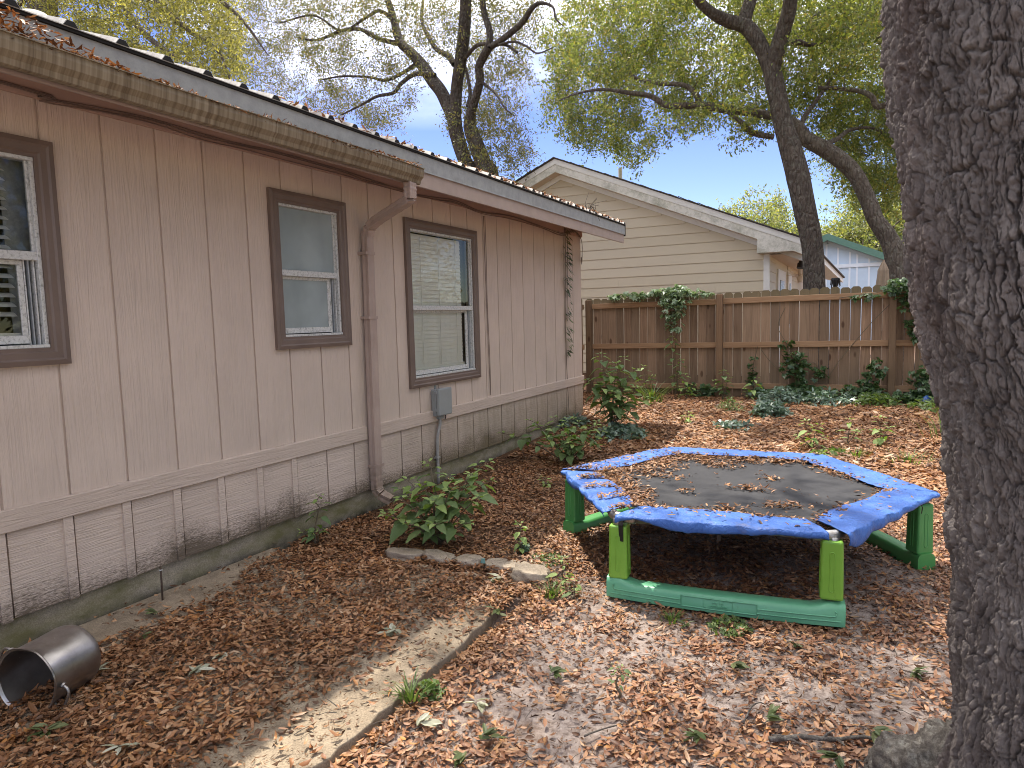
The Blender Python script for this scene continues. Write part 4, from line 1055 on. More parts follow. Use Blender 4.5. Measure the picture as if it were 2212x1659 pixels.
def oak_leaning():
    t = Tree('oak_tree', 'leaning oak behind the fence with a long level limb sweeping left across the sky', (4.2, 14.5, .16), M['bark'], M['crown_gold'])
    P, R = px_path([(1385, 1700, 150), (1335, 1550, 125), (1250, 1420, 110), (1190, 1270, 108), (1110, 1120, 112), (1000, 1020, 116), (890, 950, 112), (800, 900, 100), (755, 830, 82), (690, 780, 76)], Z3, 14.5)
    b = np.array([P[0][0] + .15, 14.5, .05])
    t.limb([b, b * .5 + P[0] * .5] + P, [R[0] * 1.2, R[0] * 1.05] + R, True, 20, 6, .06)
    P, R = px_path([(720, 790, 74), (550, 745, 60), (400, 722, 62), (250, 702, 66), (100, 682, 52), (0, 685, 46), (-112, 680, 42), (-212, 622, 38), (-360, 600, 30), (-510, 580, 22), (-660, 600, 15), (-800, 650, 9)], Z3, [14.5, 14.5, 14.4, 14.3, 14.2, 14.1, 14.0, 13.9, 13.7, 13.5, 13.3, 13.1]); t.limb(P, R, False, 14)
    P, R = px_path([(115, 684, 44), (80, 605, 40), (0, 550, 36), (-160, 540, 30), (-310, 500, 24), (-360, 420, 18), (-330, 340, 12)], Z3, [14.2, 14.2, 14.2, 14.3, 14.5, 14.6, 14.7]); t.limb(P, R, False, 10)
    P, R = px_path([(590, 890, 36), (450, 858, 46), (390, 800, 40), (340, 760, 30), (250, 700, 22)], Z3, [14.45, 14.3, 14.2, 14.2, 14.3]); t.limb(P, R, False, 10)
    P, R = px_path([(760, 830, 40), (800, 740, 34), (860, 660, 28), (930, 560, 24), (1010, 430, 20), (1100, 300, 16)], Z3, [14.5, 14.6, 14.8, 15, 15.3, 15.6]); t.limb(P, R, False, 10)
    P, R = px_path([(900, 945, 46), (1000, 900, 34), (1090, 840, 26), (1230, 830, 20), (1320, 880, 14)], Z3, [14.5, 14.9, 15.3, 15.6, 15.8]); t.limb(P, R, False, 10)
    P, R = px_path([(880, 567, 26), (1000, 572, 30), (1150, 592, 34), (1225, 625, 38), (1262, 690, 42), (1365, 655, 46), (1500, 560, 60), (1700, 500, 80)], Z3, [14.2, 14.2, 14.1, 14, 14, 13.9, 13.7, 13.4]); t.limb(P, R, False, 10)
    P, R = px_path([(760, 190, 16), (850, 110, 24), (950, 50, 30), (1030, 45, 36), (1120, 110, 44), (1190, 170, 50), (1330, 300, 60), (1430, 420, 66)], Z3, 15.2); t.limb(P, R, False, 10)
    poly = np.array([(1172, 70), (1235, 10), (1300, -70), (1930, -90), (1990, 200), (1985, 470), (1930, 480), (1885, 455), (1845, 420), (1800, 400), (1768, 330), (1700, 318), (1640, 322), (1560, 300), (1450, 275), (1405, 318), (1360, 345), (1290, 318), (1215, 290), (1172, 252), (1196, 160)])
    Q = np.vstack([cloud(poly, 1230, 14.3, 18.0, 5, 1.05, .44), cloud(poly, 150, 12.6, 14.3, 6, 1.05, .5)])
    d = Q - CAM; zc = d @ _f; vx = 1106 + FV * (d @ _r) / zc; vy = 829.5 - FV * (d @ _u) / zc
    Q = Q[~((vx > 1640) & (vy > 150) & (Q[:, 1] < 15.1))]      # the right side of the crown hangs behind the trunks
    t.grow(Q, .020, 72, .19, .080, .034)
    poly = np.array([(1800, 60), (1990, 60), (1990, 480), (1890, 470), (1835, 420), (1795, 340)])
    t.grow(cloud(poly, 220, 15.2, 18.5, 15, 1.3, .4), .018, 48, .17, .085, .034)
    t.done()
def oak_behind_house():
    t = Tree('oak_tree', 'twin-stemmed sparse oak rising behind the beige house roof', (-3.9, 14.5, .1), M['bark_dark'], M['crown_sparse'])
    Y = 14.5
    P, R = px_path([(840, 1130, 100), (815, 1080, 100), (770, 950, 104), (742, 850, 104), (730, 750, 108)], Z2, Y); b = np.array([P[0][0] + .3, Y, 0])
    t.limb([b, b * .5 + P[0] * .5 + [.1, 0, 0]] + P, [R[0] * 1.4, R[0] * 1.15] + R, True, 20, 6, .06)
    P, R = px_path([(970, 1160, 125), (935, 1100, 120), (880, 950, 112), (835, 830, 94), (840, 740, 74), (868, 640, 62), (900, 520, 60), (892, 440, 60), (920, 370, 60), (962, 300, 62)], Z2, [14.3, 14.3, 14.3, 14.3, 14.2, 14.1, 14.0, 13.9, 13.8, 13.7]); b2 = np.array([P[0][0] + .25, 14.4, 0])
    t.limb([b2, b2 * .5 + P[0] * .5 + [.1, 0, 0]] + P, [R[0] * 1.3, R[0] * 1.1] + R, True, 18, 6, .07)
    def L(rows, Ys, n=10): P, R = px_path(rows, Z2, Ys); t.limb(P, R, False, n)
    L([(735, 770, 90), (745, 600, 84), (760, 480, 86), (785, 300, 90), (800, 150, 86), (805, 0, 80), (790, -200, 66), (830, -420, 46), (800, -650, 26)], [14.5, 14.5, 14.4, 14.3, 14.2, 14.1, 14, 13.8, 13.5], 16)
    L([(725, 760, 96), (650, 600, 92), (590, 520, 90), (530, 430, 86), (450, 340, 70), (380, 270, 64), (340, 130, 54), (300, 0, 48), (210, -180, 34), (150, -380, 20)], [14.5, 14.6, 14.7, 14.8, 14.9, 15, 15.2, 15.3, 15.5, 15.8], 14)
    L([(962, 310, 54), (960, 200, 48), (930, 100, 44), (915, 0, 44), (900, -200, 34), (960, -420, 20)], [13.7, 13.7, 13.7, 13.7, 13.6, 13.4])
    L([(975, 300, 46), (1050, 250, 44), (1170, 150, 44), (1230, 60, 38), (1290, 20, 26), (1370, 45, 18), (1390, 120, 13), (1440, 170, 8)], [13.7, 13.6, 13.5, 13.3, 13.2, 13.1, 13, 12.9])
    L([(610, 490, 44), (480, 480, 34), (390, 540, 30), (340, 600, 26), (230, 625, 22), (130, 680, 16), (0, 745, 10)], [14.6, 14.5, 14.3, 14.2, 14, 13.8, 13.6], 8)
    L([(500, 400, 36), (420, 460, 28), (290, 520, 22), (180, 500, 18), (0, 495, 14), (-140, 520, 8)], [14.8, 14.7, 14.6, 14.5, 14.4, 14.3], 8)
    L([(400, 290, 40), (240, 250, 34), (120, 190, 28), (0, 200, 24), (-160, 260, 18), (-300, 240, 10)], [15, 15, 15.1, 15.2, 15.3, 15.4], 8)
    L([(345, 140, 30), (250, 70, 26), (150, 120, 22), (0, 200, 18), (-180, 100, 14), (-400, 150, 10)], [15.2, 15, 14.8, 14.6, 14.4, 14.2], 8)
    L([(735, 420, 46), (690, 360, 42), (620, 320, 36), (560, 230, 30), (520, 120, 24), (540, -60, 18)], [14.4, 14.6, 14.9, 15.2, 15.5, 15.7], 8)
    L([(800, 380, 34), (850, 320, 30), (910, 285, 26), (1060, 290, 22), (1140, 340, 18)], [14.3, 14.1, 13.9, 13.7, 13.5], 8)
    L([(905, 530, 24), (960, 570, 20), (1010, 620, 17), (1060, 700, 13), (1120, 750, 9)], [14, 13.9, 13.8, 13.6, 13.5], 8)
    L([(820, 690, 30), (835, 600, 26), (815, 480, 22), (800, 430, 18)], [14.2, 14.3, 14.4, 14.4], 8)
    L([(1020, 290, 20), (1120, 270, 17), (1200, 300, 15), (1270, 345, 12), (1370, 310, 8)], [13.6, 13.5, 13.4, 13.3, 13.2], 8)
    poly = np.array([(470, -90), (1190, -90), (1165, 60), (1135, 180), (1115, 250), (1060, 235), (1010, 215), (985, 150), (930, 120), (900, 210), (870, 260), (820, 285), (770, 275), (700, 240), (640, 255), (560, 215), (500, 130)])
    t.grow(cloud(poly, 900, 13.6, 17.6, 7, 1.1, .46), .014, 44, .20, .080, .030)
    poly = np.array([(985, 215), (1090, 220), (1150, 290), (1155, 350), (1110, 385), (1050, 370), (1000, 320), (960, 260)])
    t.grow(cloud(poly, 120, 13, 16.5, 8, 1.2, .42), .010, 40, .17, .080, .030)
    poly = np.array([(450, -500), (1250, -500), (1200, -90), (470, -90)])
    t.grow(cloud(poly, 200, 12, 17, 9, .9, .45), .02, 34, .24, .10, .04)
    t.done()
def oak_far_left():
    t = Tree('oak_tree', 'dense yellow-green oak at the left edge, seen over the roof beside the white vent pipe', (-7.0, 9.5, .1), M['bark'], M['crown_lime'])
    Y = 9.5
    P, R = px_path([(330, 60, 0)], lambda a, b: (a, b), Y)
    base = at(95, 60, Y)
    t.limb([(base[0] - .2, Y, 0), (base[0] - .15, Y, 2), base, at(92, -60, Y), at(120, -220, Y), at(60, -420, Y)], [.42, .36, .30, .29, .24, .15], True, 20, 6, .08)
    def L(rows, n=10): t.limb([at(a, b, y) for a, b, w, y in rows], [w for a, b, w, y in rows], False, n)
    L([(100, 0, .10, 9.5), (130, -60, .10, 9.4), (230, -30, .085, 9.3), (300, 60, .06, 9.2), (360, 110, .04, 9.1), (430, 150, .02, 9)])
    L([(150, -120, .12, 9.3), (240, -80, .10, 9.3), (330, 0, .08, 9.4), (400, 60, .055, 9.6), (470, 110, .03, 9.8), (500, 180, .015, 9.9)])
    L([(130, -260, .12, 9.4), (300, -160, .09, 9.8), (430, -40, .06, 10.2), (520, 40, .035, 10.5), (580, 120, .015, 10.7)])
    L([(90, -40, .08, 9.5), (40, 10, .05, 9.3), (0, 10, .03, 9.2), (-60, 30, .02, 9)])
    L([(105, 30, .05, 9.5), (150, 70, .035, 9.4), (220, 90, .02, 9.3), (300, 120, .012, 9.2)])
    poly = np.array([(-120, -120), (470, -120), (520, 20), (515, 150), (490, 215), (430, 235), (330, 200), (230, 150), (120, 90), (20, 40), (-120, 10)])
    t.grow(cloud(poly, 620, 8.2, 12.6, 21, 1.2, .40), .02, 60, .17, .085, .034)
    poly = np.array([(-300, -560), (560, -560), (520, -120), (-250, -120)])
    t.grow(cloud(poly, 160, 8, 12, 22, 1.0, .4), .02, 40, .24, .11, .045)
    t.done()
def far_tree(name, label, x, y, h, w, seed, leaf, dens=1.0):
    t = Tree(name, label, (x, y, .1), M['bark'], leaf, 'trees far beyond the houses'); g = np.random.default_rng(seed)
    t.limb([(x, y, 0), (x + .1, y, h * .25), (x - .15, y, h * .5), (x, y, h * .75)], [.28, .22, .17, .08], True, 10, 4)
    for q in range(7):
        a = q * .9 + seed; z0 = h * g.uniform(.3, .6); r = w * g.uniform(.6, .9)
        t.limb([(x, y, z0), (x + r * .5 * math.cos(a), y + r * .5 * math.sin(a), z0 + h * .16), (x + r * math.cos(a), y + r * math.sin(a), z0 + h * .26)], [.10, .06, .03], False, 6, 3)
    n = int(240 * dens); P = g.normal(size=(n * 4, 3)); P /= np.linalg.norm(P, axis=1)[:, None]; P *= g.uniform(.35, 1, (n * 4, 1)) ** .5
    P = P * [w, w, h * .42] + [x, y, h * .60]; P = P[fbm(P * .7 + seed, 2, seed) > .46][:n]
    t.grow(P, .03, 46, .42, .20, .09, rmin=.008)
    t.done()
oak_centre(); oak_leaning(); oak_behind_house(); oak_far_left()
for (vx, vy, Y, w, seed, lab) in ((1590, 432, 42, 3.4, 31, 'far rounded yellow-green tree above the cream house roof, left of the dark oak trunk'), (1668, 428, 46, 3.4, 32, 'far tawny tree touching the left side of the dark oak trunk'),
                            (1800, 480, 44, 3.4, 33, 'low far tree between the two oak trunks above the green roof edge'), (1870, 440, 40, 3.2, 34, 'far bright green tree behind the leaning oak trunk'), (1945, 395, 43, 3.6, 35, 'far tree showing beside the big foreground trunk')):
    p = at(vx, vy, Y); far_tree('background_tree', lab, p[0], Y, p[2] * 1.0, w, seed, M['crown_far'])
p = at(1730, 500, 50); far_tree('background_tree', 'farthest pale tree filling the gap behind the dark oak trunk', p[0], 50, p[2], 4.2, 36, M['crown_far'])

# ------------------------------------------------------------------ the big oak at the right edge
def near_oak():
    t = Tree('oak_tree', 'huge rough-barked oak trunk filling the right edge, nearest to the viewer', (4.1, 2.25, -.05), M['near_bark'], M['crown_gold'])
    edge = [(-.12, 6.5, .345), (0.1, 6.6, .325), (.39, 6.55, .305), (.60, 6.45, .30), (.81, 6.40, .30), (1.02, 5.9, .305), (1.22, 4.96, .31), (1.49, 3.47, .32), (1.756, 2.41, .33), (2.02, 1.66, .335), (2.22, 1.33, .34), (2.41, 1.11, .345), (2.8, .8, .35), (3.4, .2, .35), (4.2, -1.0, .34)]
    D = 2.3; st = []
    for z, az, R in edge:
        a = rad(az) + math.asin(R / D); st.append((CAM[0] + D * math.sin(a), D * math.cos(a), z, R))
    st = np.array(st)
    zz = np.concatenate([np.linspace(-.1, 2.5, 600), np.linspace(2.53, 3.6, 20)]); nz_ = len(zz); cx = np.interp(zz, st[:, 2], st[:, 0]); cy = np.interp(zz, st[:, 2], st[:, 1]); rr = np.interp(zz, st[:, 2], st[:, 3])
    ker = np.hanning(61); ker /= ker.sum()
    sm = lambda q: np.convolve(np.pad(q, 30, 'edge'), ker, 'valid')
    cx, cy, rr = sm(cx), sm(cy), sm(rr)
    A = np.concatenate([np.linspace(rad(160), rad(272), 440, endpoint=False), np.linspace(rad(272), rad(520), 70, endpoint=False)]); na = len(A); AA, ZZ = np.meshgrid(A, zz); a = AA.ravel(); z = ZZ.ravel(); Rr = np.repeat(rr, na)
    ring = np.stack([np.cos(a) * 1.0, np.sin(a) * 1.0, z * 1.6], -1)
    wr = (fbm(ring * 3.1 + 4, 3, 2) - .5); wz = (fbm(ring * 3.3 + 9, 3, 3) - .5)
    per = 70
    rg = np.stack([np.cos(a) * .33, np.sin(a) * .33, z], -1)
    j1 = fbm(rg * 26 + 2, 3, 22) - .5; j2 = fbm(rg * 30 + 7, 3, 23) - .5; j3 = fbm(rg * 85, 3, 24) - .5; j4 = fbm(rg * 90 + 5, 3, 25) - .5
    u = a / (2 * math.pi) * per + wr * 2.2 + j1 * .75 + j3 * .25; v = z * 8.5 + wz * 1.6 + j2 * .55 + j4 * .2
    f1, f2, idv = worley(u, v, 4, per); e1 = f2 - f1
    u2 = a / (2 * math.pi) * per * 2 + wr * 4.4 + j1 * 1.4 + j3 * .5; v2 = z * 24.0 + wz * 4 + j2 * 1.3 + j4 * .5
    g1, g2, idw = worley(u2, v2, 8, per * 2); e2 = g2 - g1
    lo = fbm(ring * 2.0, 3, 6) - .5
    fib = fbm(rg * [70, 70, 22] + j1[:, None] * 3, 4, 31); fib = 1 - np.abs(2 * fib - 1); grit = fbm(rg * 150, 3, 32) - .5
    open_ = fbm(rg * 9 + 3, 2, 33)                      # some cracks gape, others are closed
    fur = fbm(rg * [20, 20, 4.5] + j1[:, None] * .8 + wr[:, None] * 1.5, 2, 34); fur = sstep(0, .16, np.abs(fur - .5))    # long vertical furrows
    plate = sstep(.025, .12 + .10 * open_, e1) * (.25 + .75 * fur)
    h = plate * (.013 + .012 * idv) + sstep(.015, .11, e2) * (.004 + .005 * idw) + lo * .045 + (fib - .6) * .009 + grit * .009 + (j1 + j2) * .008
    knot = np.exp(-((a - 3.9) ** 2 / .02 + (z - 1.55) ** 2 / .006)) * .03
    h = h + knot - .014
    # root flare towards the ground
    fl = np.clip(.42 - z, 0, 1) ** 2
    lob = .5 + .5 * np.cos(a * 4 + .9)
    h = h + fl * (.30 * lob + .12)
    rad_ = Rr + h
    X = np.repeat(cx, na) + np.cos(a) * rad_; Yv = np.repeat(cy, na) + np.sin(a) * rad_
    V = np.stack([X, Yv, z], -1); i = np.arange(nz_ - 1)[:, None] * na; j = np.arange(na)[None, :]; kk = (j + 1) % na
    F = np.stack([i + j, i + kk, i + na + kk, i + na + j], -1).reshape(-1, 4)
    add('trunk', mesh_np('trunk', V, F, True), M['near_bark'], t.root)
    # swollen root, grey with lichen, reaching into the yard
    c0 = np.array([3.98, 2.36, .0]); c1 = np.array([3.70, 2.47, -.03])
    P = smooth_path([c0 + [.04, 0, .10], c0 * .5 + c1 * .5 + [0, 0, .055], c1 + [0, 0, .01], c1 + [-.10, .07, -.07]], 10); R = np.interp(np.linspace(0, 3, len(P)), [0, 1, 2, 3], [.22, .16, .115, .05])
    P = smooth_path(P, 3); R = np.interp(np.linspace(0, 1, len(P)), np.linspace(0, 1, len(R)), R)
    V, F = tube_np(P, R, 96); C_ = np.repeat(P, 96, 0); d = V - C_
    V = C_ + d * (1 + (fbm(V * 14, 4, 3)[:, None] - .5) * .6 + (fbm(V * 55, 3, 7)[:, None] - .5) * .35)
    add('root', mesh_np('root', V, F, True), M['root'], t.root)
    # boughs overhead and the crown above the yard (out of the picture, it shades the ground)
    top = np.array([cx[-1], cy[-1], 3.55])
    def L(pts, r): t.limb([top] + [np.array(q) for q in pts], r, False, 14, 6, .06)
    L([(3.4, 3.0, 4.6), (2.4, 4.4, 5.7), (1.4, 5.6, 6.6), (.4, 6.8, 7.4)], [.26, .19, .14, .09, .04])
    L([(3.5, 2.0, 4.6), (2.2, 1.8, 5.8), (.8, 2.2, 6.8), (-.8, 3.0, 7.8)], [.25, .18, .13, .08, .03])
    L([(4.6, 2.6, 4.8), (5.4, 3.6, 6.0), (6.4, 4.6, 7.2)], [.27, .2, .13, .05])
    L([(3.9, 1.5, 4.6), (4.2, .2, 5.8), (4.0, -1.2, 6.8)], [.26, .19, .12, .05])
    g = np.random.default_rng(77)
    n = 560; P = np.stack([g.uniform(-3.4, 7.5, n * 5), g.uniform(-3, 9.5, n * 5), g.uniform(5.0, 8.8, n * 5)], -1)
    hd = np.hypot(P[:, 0] - CAM[0], P[:, 1]); el = np.degrees(np.arctan2(P[:, 2] - CAM[2], hd)); off = np.degrees(np.arctan2(P[:, 0] - CAM[0], P[:, 1])) + 27.7
    inview = (np.abs(off) < 46) & (P[:, 1] > 0) & (el < 33 + .10 * np.abs(off))
    P = P[~inview]; P = P[fbm(P * [.55, .55, .3] + 3, 2, 41) > .50][:n]
    t.grow(P, .035, 44, .30, .10, .042)
    t.done()
near_oak()
for lab, x, y, h, w, s_ in (('leafy tree to the right of the yard, outside the picture, mirrored in the windows', 10.5, 7.5, 8.5, 3.2, 51), ('second leafy tree to the right of the yard, outside the picture', 11.5, 1.5, 8.0, 3.0, 52), ('leafy tree behind the fence to the right, outside the picture', 10.0, 16.5, 8.5, 3.2, 53)):
    far_tree('yard_tree', lab, x, y, h, w, s_, M['crown_lime'], .8)
# ------------------------------------------------------------------ trampoline
TC = np.array([2.80, 4.50]); TA = rad(5.8)
def hexc(R, k): a = TA + rad(60) * k; return np.array([TC[0] + R * math.cos(a), TC[1] + R * math.sin(a)])
def tramp():
    T = thing('trampoline', 'low six-sided trampoline with faded blue pads and green plastic feet', 'trampoline', (TC[0], TC[1], 0))
    gnd = -.028
    ZT = 0.425
    # mat, dipping a little, with slack ripples
    nr, na = 14, 72; V = [(TC[0], TC[1], ZT - .02)]; F = []
    for i in range(1, nr + 1):
        for j in range(na):
            a = TA + 2 * math.pi * j / na; hx = math.cos(math.pi / 6) / math.cos(((a - TA) % (math.pi / 3)) - math.pi / 6)
            r = .93 * hx * i / nr; V.append((TC[0] + r * math.cos(a), TC[1] + r * math.sin(a), ZT - .02 + .03 * (i / nr) ** 3))
    for j in range(na): F.append((0, 1 + j, 1 + (j + 1) % na))
    for i in range(nr - 1):
        for j in range(na): F.append((1 + i * na + j, 1 + (i + 1) * na + j, 1 + (i + 1) * na + (j + 1) % na, 1 + i * na + (j + 1) % na))
    MB().add(V, F).build('mat', M['mat'], T, True)
    # frame tubes and corner sockets
    for k in range(6):
        a, b = hexc(1.09, k), hexc(1.09, k + 1); d = (b - a)
        MB().tube([(*(a + d * .03), ZT - .012), (*(b - d * .03), ZT - .012)], .021, 14).build('frame_tube', M['steel'], T, True)
        m = (a - TC) / np.linalg.norm(a - TC); e0 = (hexc(1.09, k - 1) - a); e1 = d; e0 = e0 / np.linalg.norm(e0); e1 = e1 / np.linalg.norm(e1)
        MB().tube(smooth_path([(*(a + e0 * .10), ZT - .012), (*(a + e0 * .03), ZT - .008), (*(a + e1 * .03), ZT - .008), (*(a + e1 * .10), ZT - .012)], 4), .0275, 14).tube([(*a, ZT - .06), (*a, ZT - .01)], .026, 12).build('corner_socket', M['steel'], T, True)
    # pads
    for k in range(6):
        a, b = hexc(1.165, k), hexc(1.165, k + 1)
        nu, nv = 120, 25
        gap0, gap1 = .012, .012
        if k == 4: gap0, gap1 = .035, .055          # front pad
        if k == 3: gap1 = .075                     # left pad stops short, socket bare
        if k == 5: gap0 = .03
        V = []; rows = []
        seed = 20 + k * 7
        U = np.linspace(gap0, 1 - gap1, nu)
        for ui, u in enumerate(U):
            po = a + (b - a) * u
            inn = .235 + .03 * math.sin(u * 9 + k) * .5
            di = TC - (a + b) / 2; di /= np.linalg.norm(di)
            # trapezoid: inner edge shorter
            pi_ = a + (b - a) * (.5 + (u - .5) * (1 - .235 * .82 / 1.0)) + di * inn
            for vi in range(nv):
                if vi < 18:
                    t = vi / 17.0; p = pi_ + (po - pi_) * t; puff = .005 * math.sin(math.pi * min(1, max(0, t * 1.02))) ** .7
                    z = ZT + .020 + puff
                else:
                    t = (vi - 17) / 7.0; drop = .040 + .014 * math.sin(u * 7.3 + k * 2) + .008 * math.sin(u * 17 + k)
                    if k == 4: drop = .046 - .034 * math.exp(-((u - .15) / .09) ** 2) + .014 * math.sin(u * 6.5 - .6) + .012 * math.exp(-((u - .03) / .02) ** 2)
                    if k == 5: drop = .055 + .040 * math.exp(-((u - .12) / .07) ** 2) - .03 * sstep(.3, .9, u)
                    p = po - di * (.012 * math.sin(t * 2.6) + .004 * math.sin(u * 40)); z = ZT + .022 - drop * t
                V.append((p[0], p[1], z))
        V = np.array(V); q = V.copy(); q[:, 2] *= .5
        amp = .009 if k != 3 else .022
        V[:, 2] += (fbm(q * 8 + seed, 3, seed) - .5) * amp + (np.abs(fbm(q * [14, 14, 6] + seed, 3, seed + 3) - .5)) * -.020 - np.abs(fbm(q * 34 + seed, 2, seed + 4) - .5) * .008 + .006
        V[:, :2] += np.stack([fbm(V * 10 + seed, 2, 5) - .5, fbm(V * 10 + 31 + seed, 2, 6) - .5], -1) * .014
        if k == 3:   # sunken bars across the left pad
            uu = np.repeat(U, nv)
            V[:, 2] -= .026 * np.clip(np.sin(uu * 2 * math.pi * 4.5 + .5) - .45, 0, 1) * (np.tile(np.arange(nv), nu) < 19)
        if k == 2: V[:, 2] -= .010 * np.clip(np.sin(np.repeat(U, nv) * 2 * math.pi * 3.5) - .5, 0, 1)
        F = [(i * nv + j, i * nv + j + 1, (i + 1) * nv + j + 1, (i + 1) * nv + j) for i in range(nu - 1) for j in range(nv - 1)]
        o = MB().add(V, F).build('pad', M['tarp'], T, True)
        m = o.modifiers.new('thickness', 'SOLIDIFY'); m.thickness = .004; m.offset = -1
        if k == 3: tag(o, 'rumpled left pad with sunken bars full of leaves')
    # feet: three long bases, each carrying two posts
    def post(k, mat, z0, tw):
        c = hexc(1.075, k); L = add('leg', None, None, T, (*c, z0)); ang = tw
        def slab(lo, hi, name, m, bev): 
            o = MB().box(lo, hi).build(name, m, None, False, bev, 3); o.parent = L; o.location = (0, 0, 0); return o
        w = .054
        MB_ = MB(); w1 = .050
        MB_.add([(-w, -w, 0), (w, -w, 0), (w, w, 0), (-w, w, 0), (-w1, -w1, .303), (w1, -w1, .303), (w1, w1, .303), (-w1, w1, .303)], [(0, 3, 2, 1), (4, 5, 6, 7), (0, 1, 5, 4), (1, 2, 6, 5), (2, 3, 7, 6), (3, 0, 4, 7)])
        o = MB_.build('leg_body', mat, None, False, .013, 3); o.parent = L
        # raised racetrack on each outer face
        for (fx, fy) in ((0, -1), (1, 0), (-1, 0), (0, 1)):
            pth = []
            for q in range(21):
                an = q / 20 * 2 * math.pi; sx_ = .011 * math.cos(an); sz = .011 * math.sin(an) + (.09 if math.sin(an) > 0 else -.09)
                off = w * .985 - .004 * (sz + .14) / .285
                pth.append((fx * off + (sx_ if fy else 0), fy * off + (sx_ if fx else 0), .145 + sz))
            V_, F_ = tube_np(np.array(pth), .0036, 6); r_ = MB().add(V_, F_).build('slot_rib', mat, None, True); r_.parent = L
        L.rotation_euler = (0, 0, ang)
        return L
    pairs = [(4, 5, 'teal'), (0, 1, 'green'), (2, 3, 'green')]
    for k0, k1, mm in pairs:
        a, b = hexc(1.075, k0), hexc(1.075, k1); d = b - a; Ln = np.linalg.norm(d); d /= Ln; nrm = np.array([d[1], -d[0]])
        ang = math.atan2(d[1], d[0]); B = add('base', None, None, T, (*((a + b) / 2), gnd)); B.rotation_euler = (0, 0, ang)
        n = 30; V = []; F = []; H0, H1 = .084, .110; half = Ln / 2 + .064
        for i in range(n + 1):
            s_ = -half + 2 * half * i / n; e = max(0, abs(s_) - (half - .135)); h = H0 + (H1 - H0) * sstep(0, .035, e) + .006 * (1 - (s_ / half) ** 2)
            bow = -.035 * (1 - (s_ / half) ** 2); w = .058
            sec = [(-w, .0), (w, .0), (w, h * .75), (w - .012, h - .006), (w - .024, h), (-w + .024, h), (-w + .012, h - .006), (-w, h * .75)]
            for y, z in sec: V.append((s_, y + bow, z))
        m = 8
        for i in range(n):
            for j in range(m): F.append((i * m + j, i * m + (j + 1) % m, (i + 1) * m + (j + 1) % m, (i + 1) * m + j))
        F.append(tuple(range(m))); F.append(tuple(n * m + j for j in range(m))[::-1])
        o = MB().add(V, F).build('base_body', M[mm], None, True); o.parent = B
        es = o.modifiers.new('edges', 'EDGE_SPLIT'); es.split_angle = rad(38)
        fy = lambda s_: -.035 * (1 - (s_ / half) ** 2) - .058
        def rib(pts, r=.0036):
            V_, F_ = tube_np(np.array([(s_, fy(s_) - .0004, z) for s_, z in pts]), r, 6); q_ = MB().add(V_, F_).build('moulded_rib', M[mm], None, True); q_.parent = B
        for sg in (-1, 1):
            rib([(sg * s_, .050) for s_ in np.linspace(.19, half - .05, 12)] + [(sg * (half - .042), .055), (sg * (half - .040), .072), (sg * (half - .048), .077)])
            rib([(sg * s_, .026) for s_ in np.linspace(.19, half - .02, 12)])
            rib([(sg * .19, .018), (sg * .19, .072)])
        rib([(s_, .074) for s_ in np.linspace(-.19, .19, 9)]); rib([(s_, .018) for s_ in np.linspace(-.19, .19, 9)])
        if mm == 'teal':
            rib([(-.072, .026), (-.072, .068), (.072, .068), (.072, .026), (-.072, .026)], .0022)
            for txt, z, sz in (('my 1st', .0485, .021), ('trampoline', .0305, .0205)):
                cu = bpy.data.curves.new('lettering', 'FONT'); cu.body = txt; cu.size = sz; cu.align_x = 'CENTER'; cu.extrude = .0022
                to = bpy.data.objects.new('lettering', cu); COL.objects.link(to); bpy.context.view_layer.update()
                me = bpy.data.meshes.new_from_object(to.evaluated_get(bpy.context.evaluated_depsgraph_get())); bpy.data.objects.remove(to)
                lo = bpy.data.objects.new('lettering', me); COL.objects.link(lo); me.materials.clear(); me.materials.append(M[mm]); lo.parent = B
                lo.rotation_euler = (math.pi / 2, 0, 0); lo.location = (0, fy(0) - .0008, z)
        for kk in (k0, k1):
            lift = .022 if kk == 5 else 0.0
            post(kk, M['lime'] if kk in (4, 5) else (M['green'] if kk in (3, 2) else M['green']), gnd + .104 + lift, ang)
            if lift:
                c = hexc(1.075, kk); MB().tube([(*c, gnd + .1), (*c, gnd + .2)], .022, 12).build('steel_peg', M['steel'], T, True)
    # straps hanging from the pad edges
    for (kk, u, dx) in ((4, .045, 0), (4, .5, 0), (5, .86, .02), (3, .42, 0)):
        a, b = hexc(1.12, kk), hexc(1.12, kk + 1); p = a + (b - a) * u
        o = MB()
        n_out = (p - TC) / np.linalg.norm(p - TC)
        pts = [(*p, ZT + .0), (*(p + n_out * .02), ZT - .04), (*(p + n_out * .016), ZT - (.13 if u < .3 else .075))]
        for q in range(2): o.beam(pts[q], pts[q + 1], .028 if u < .3 else .018, .004, (n_out[0], n_out[1], 0.0))
        o.build('strap', M['black'], T)
tramp()

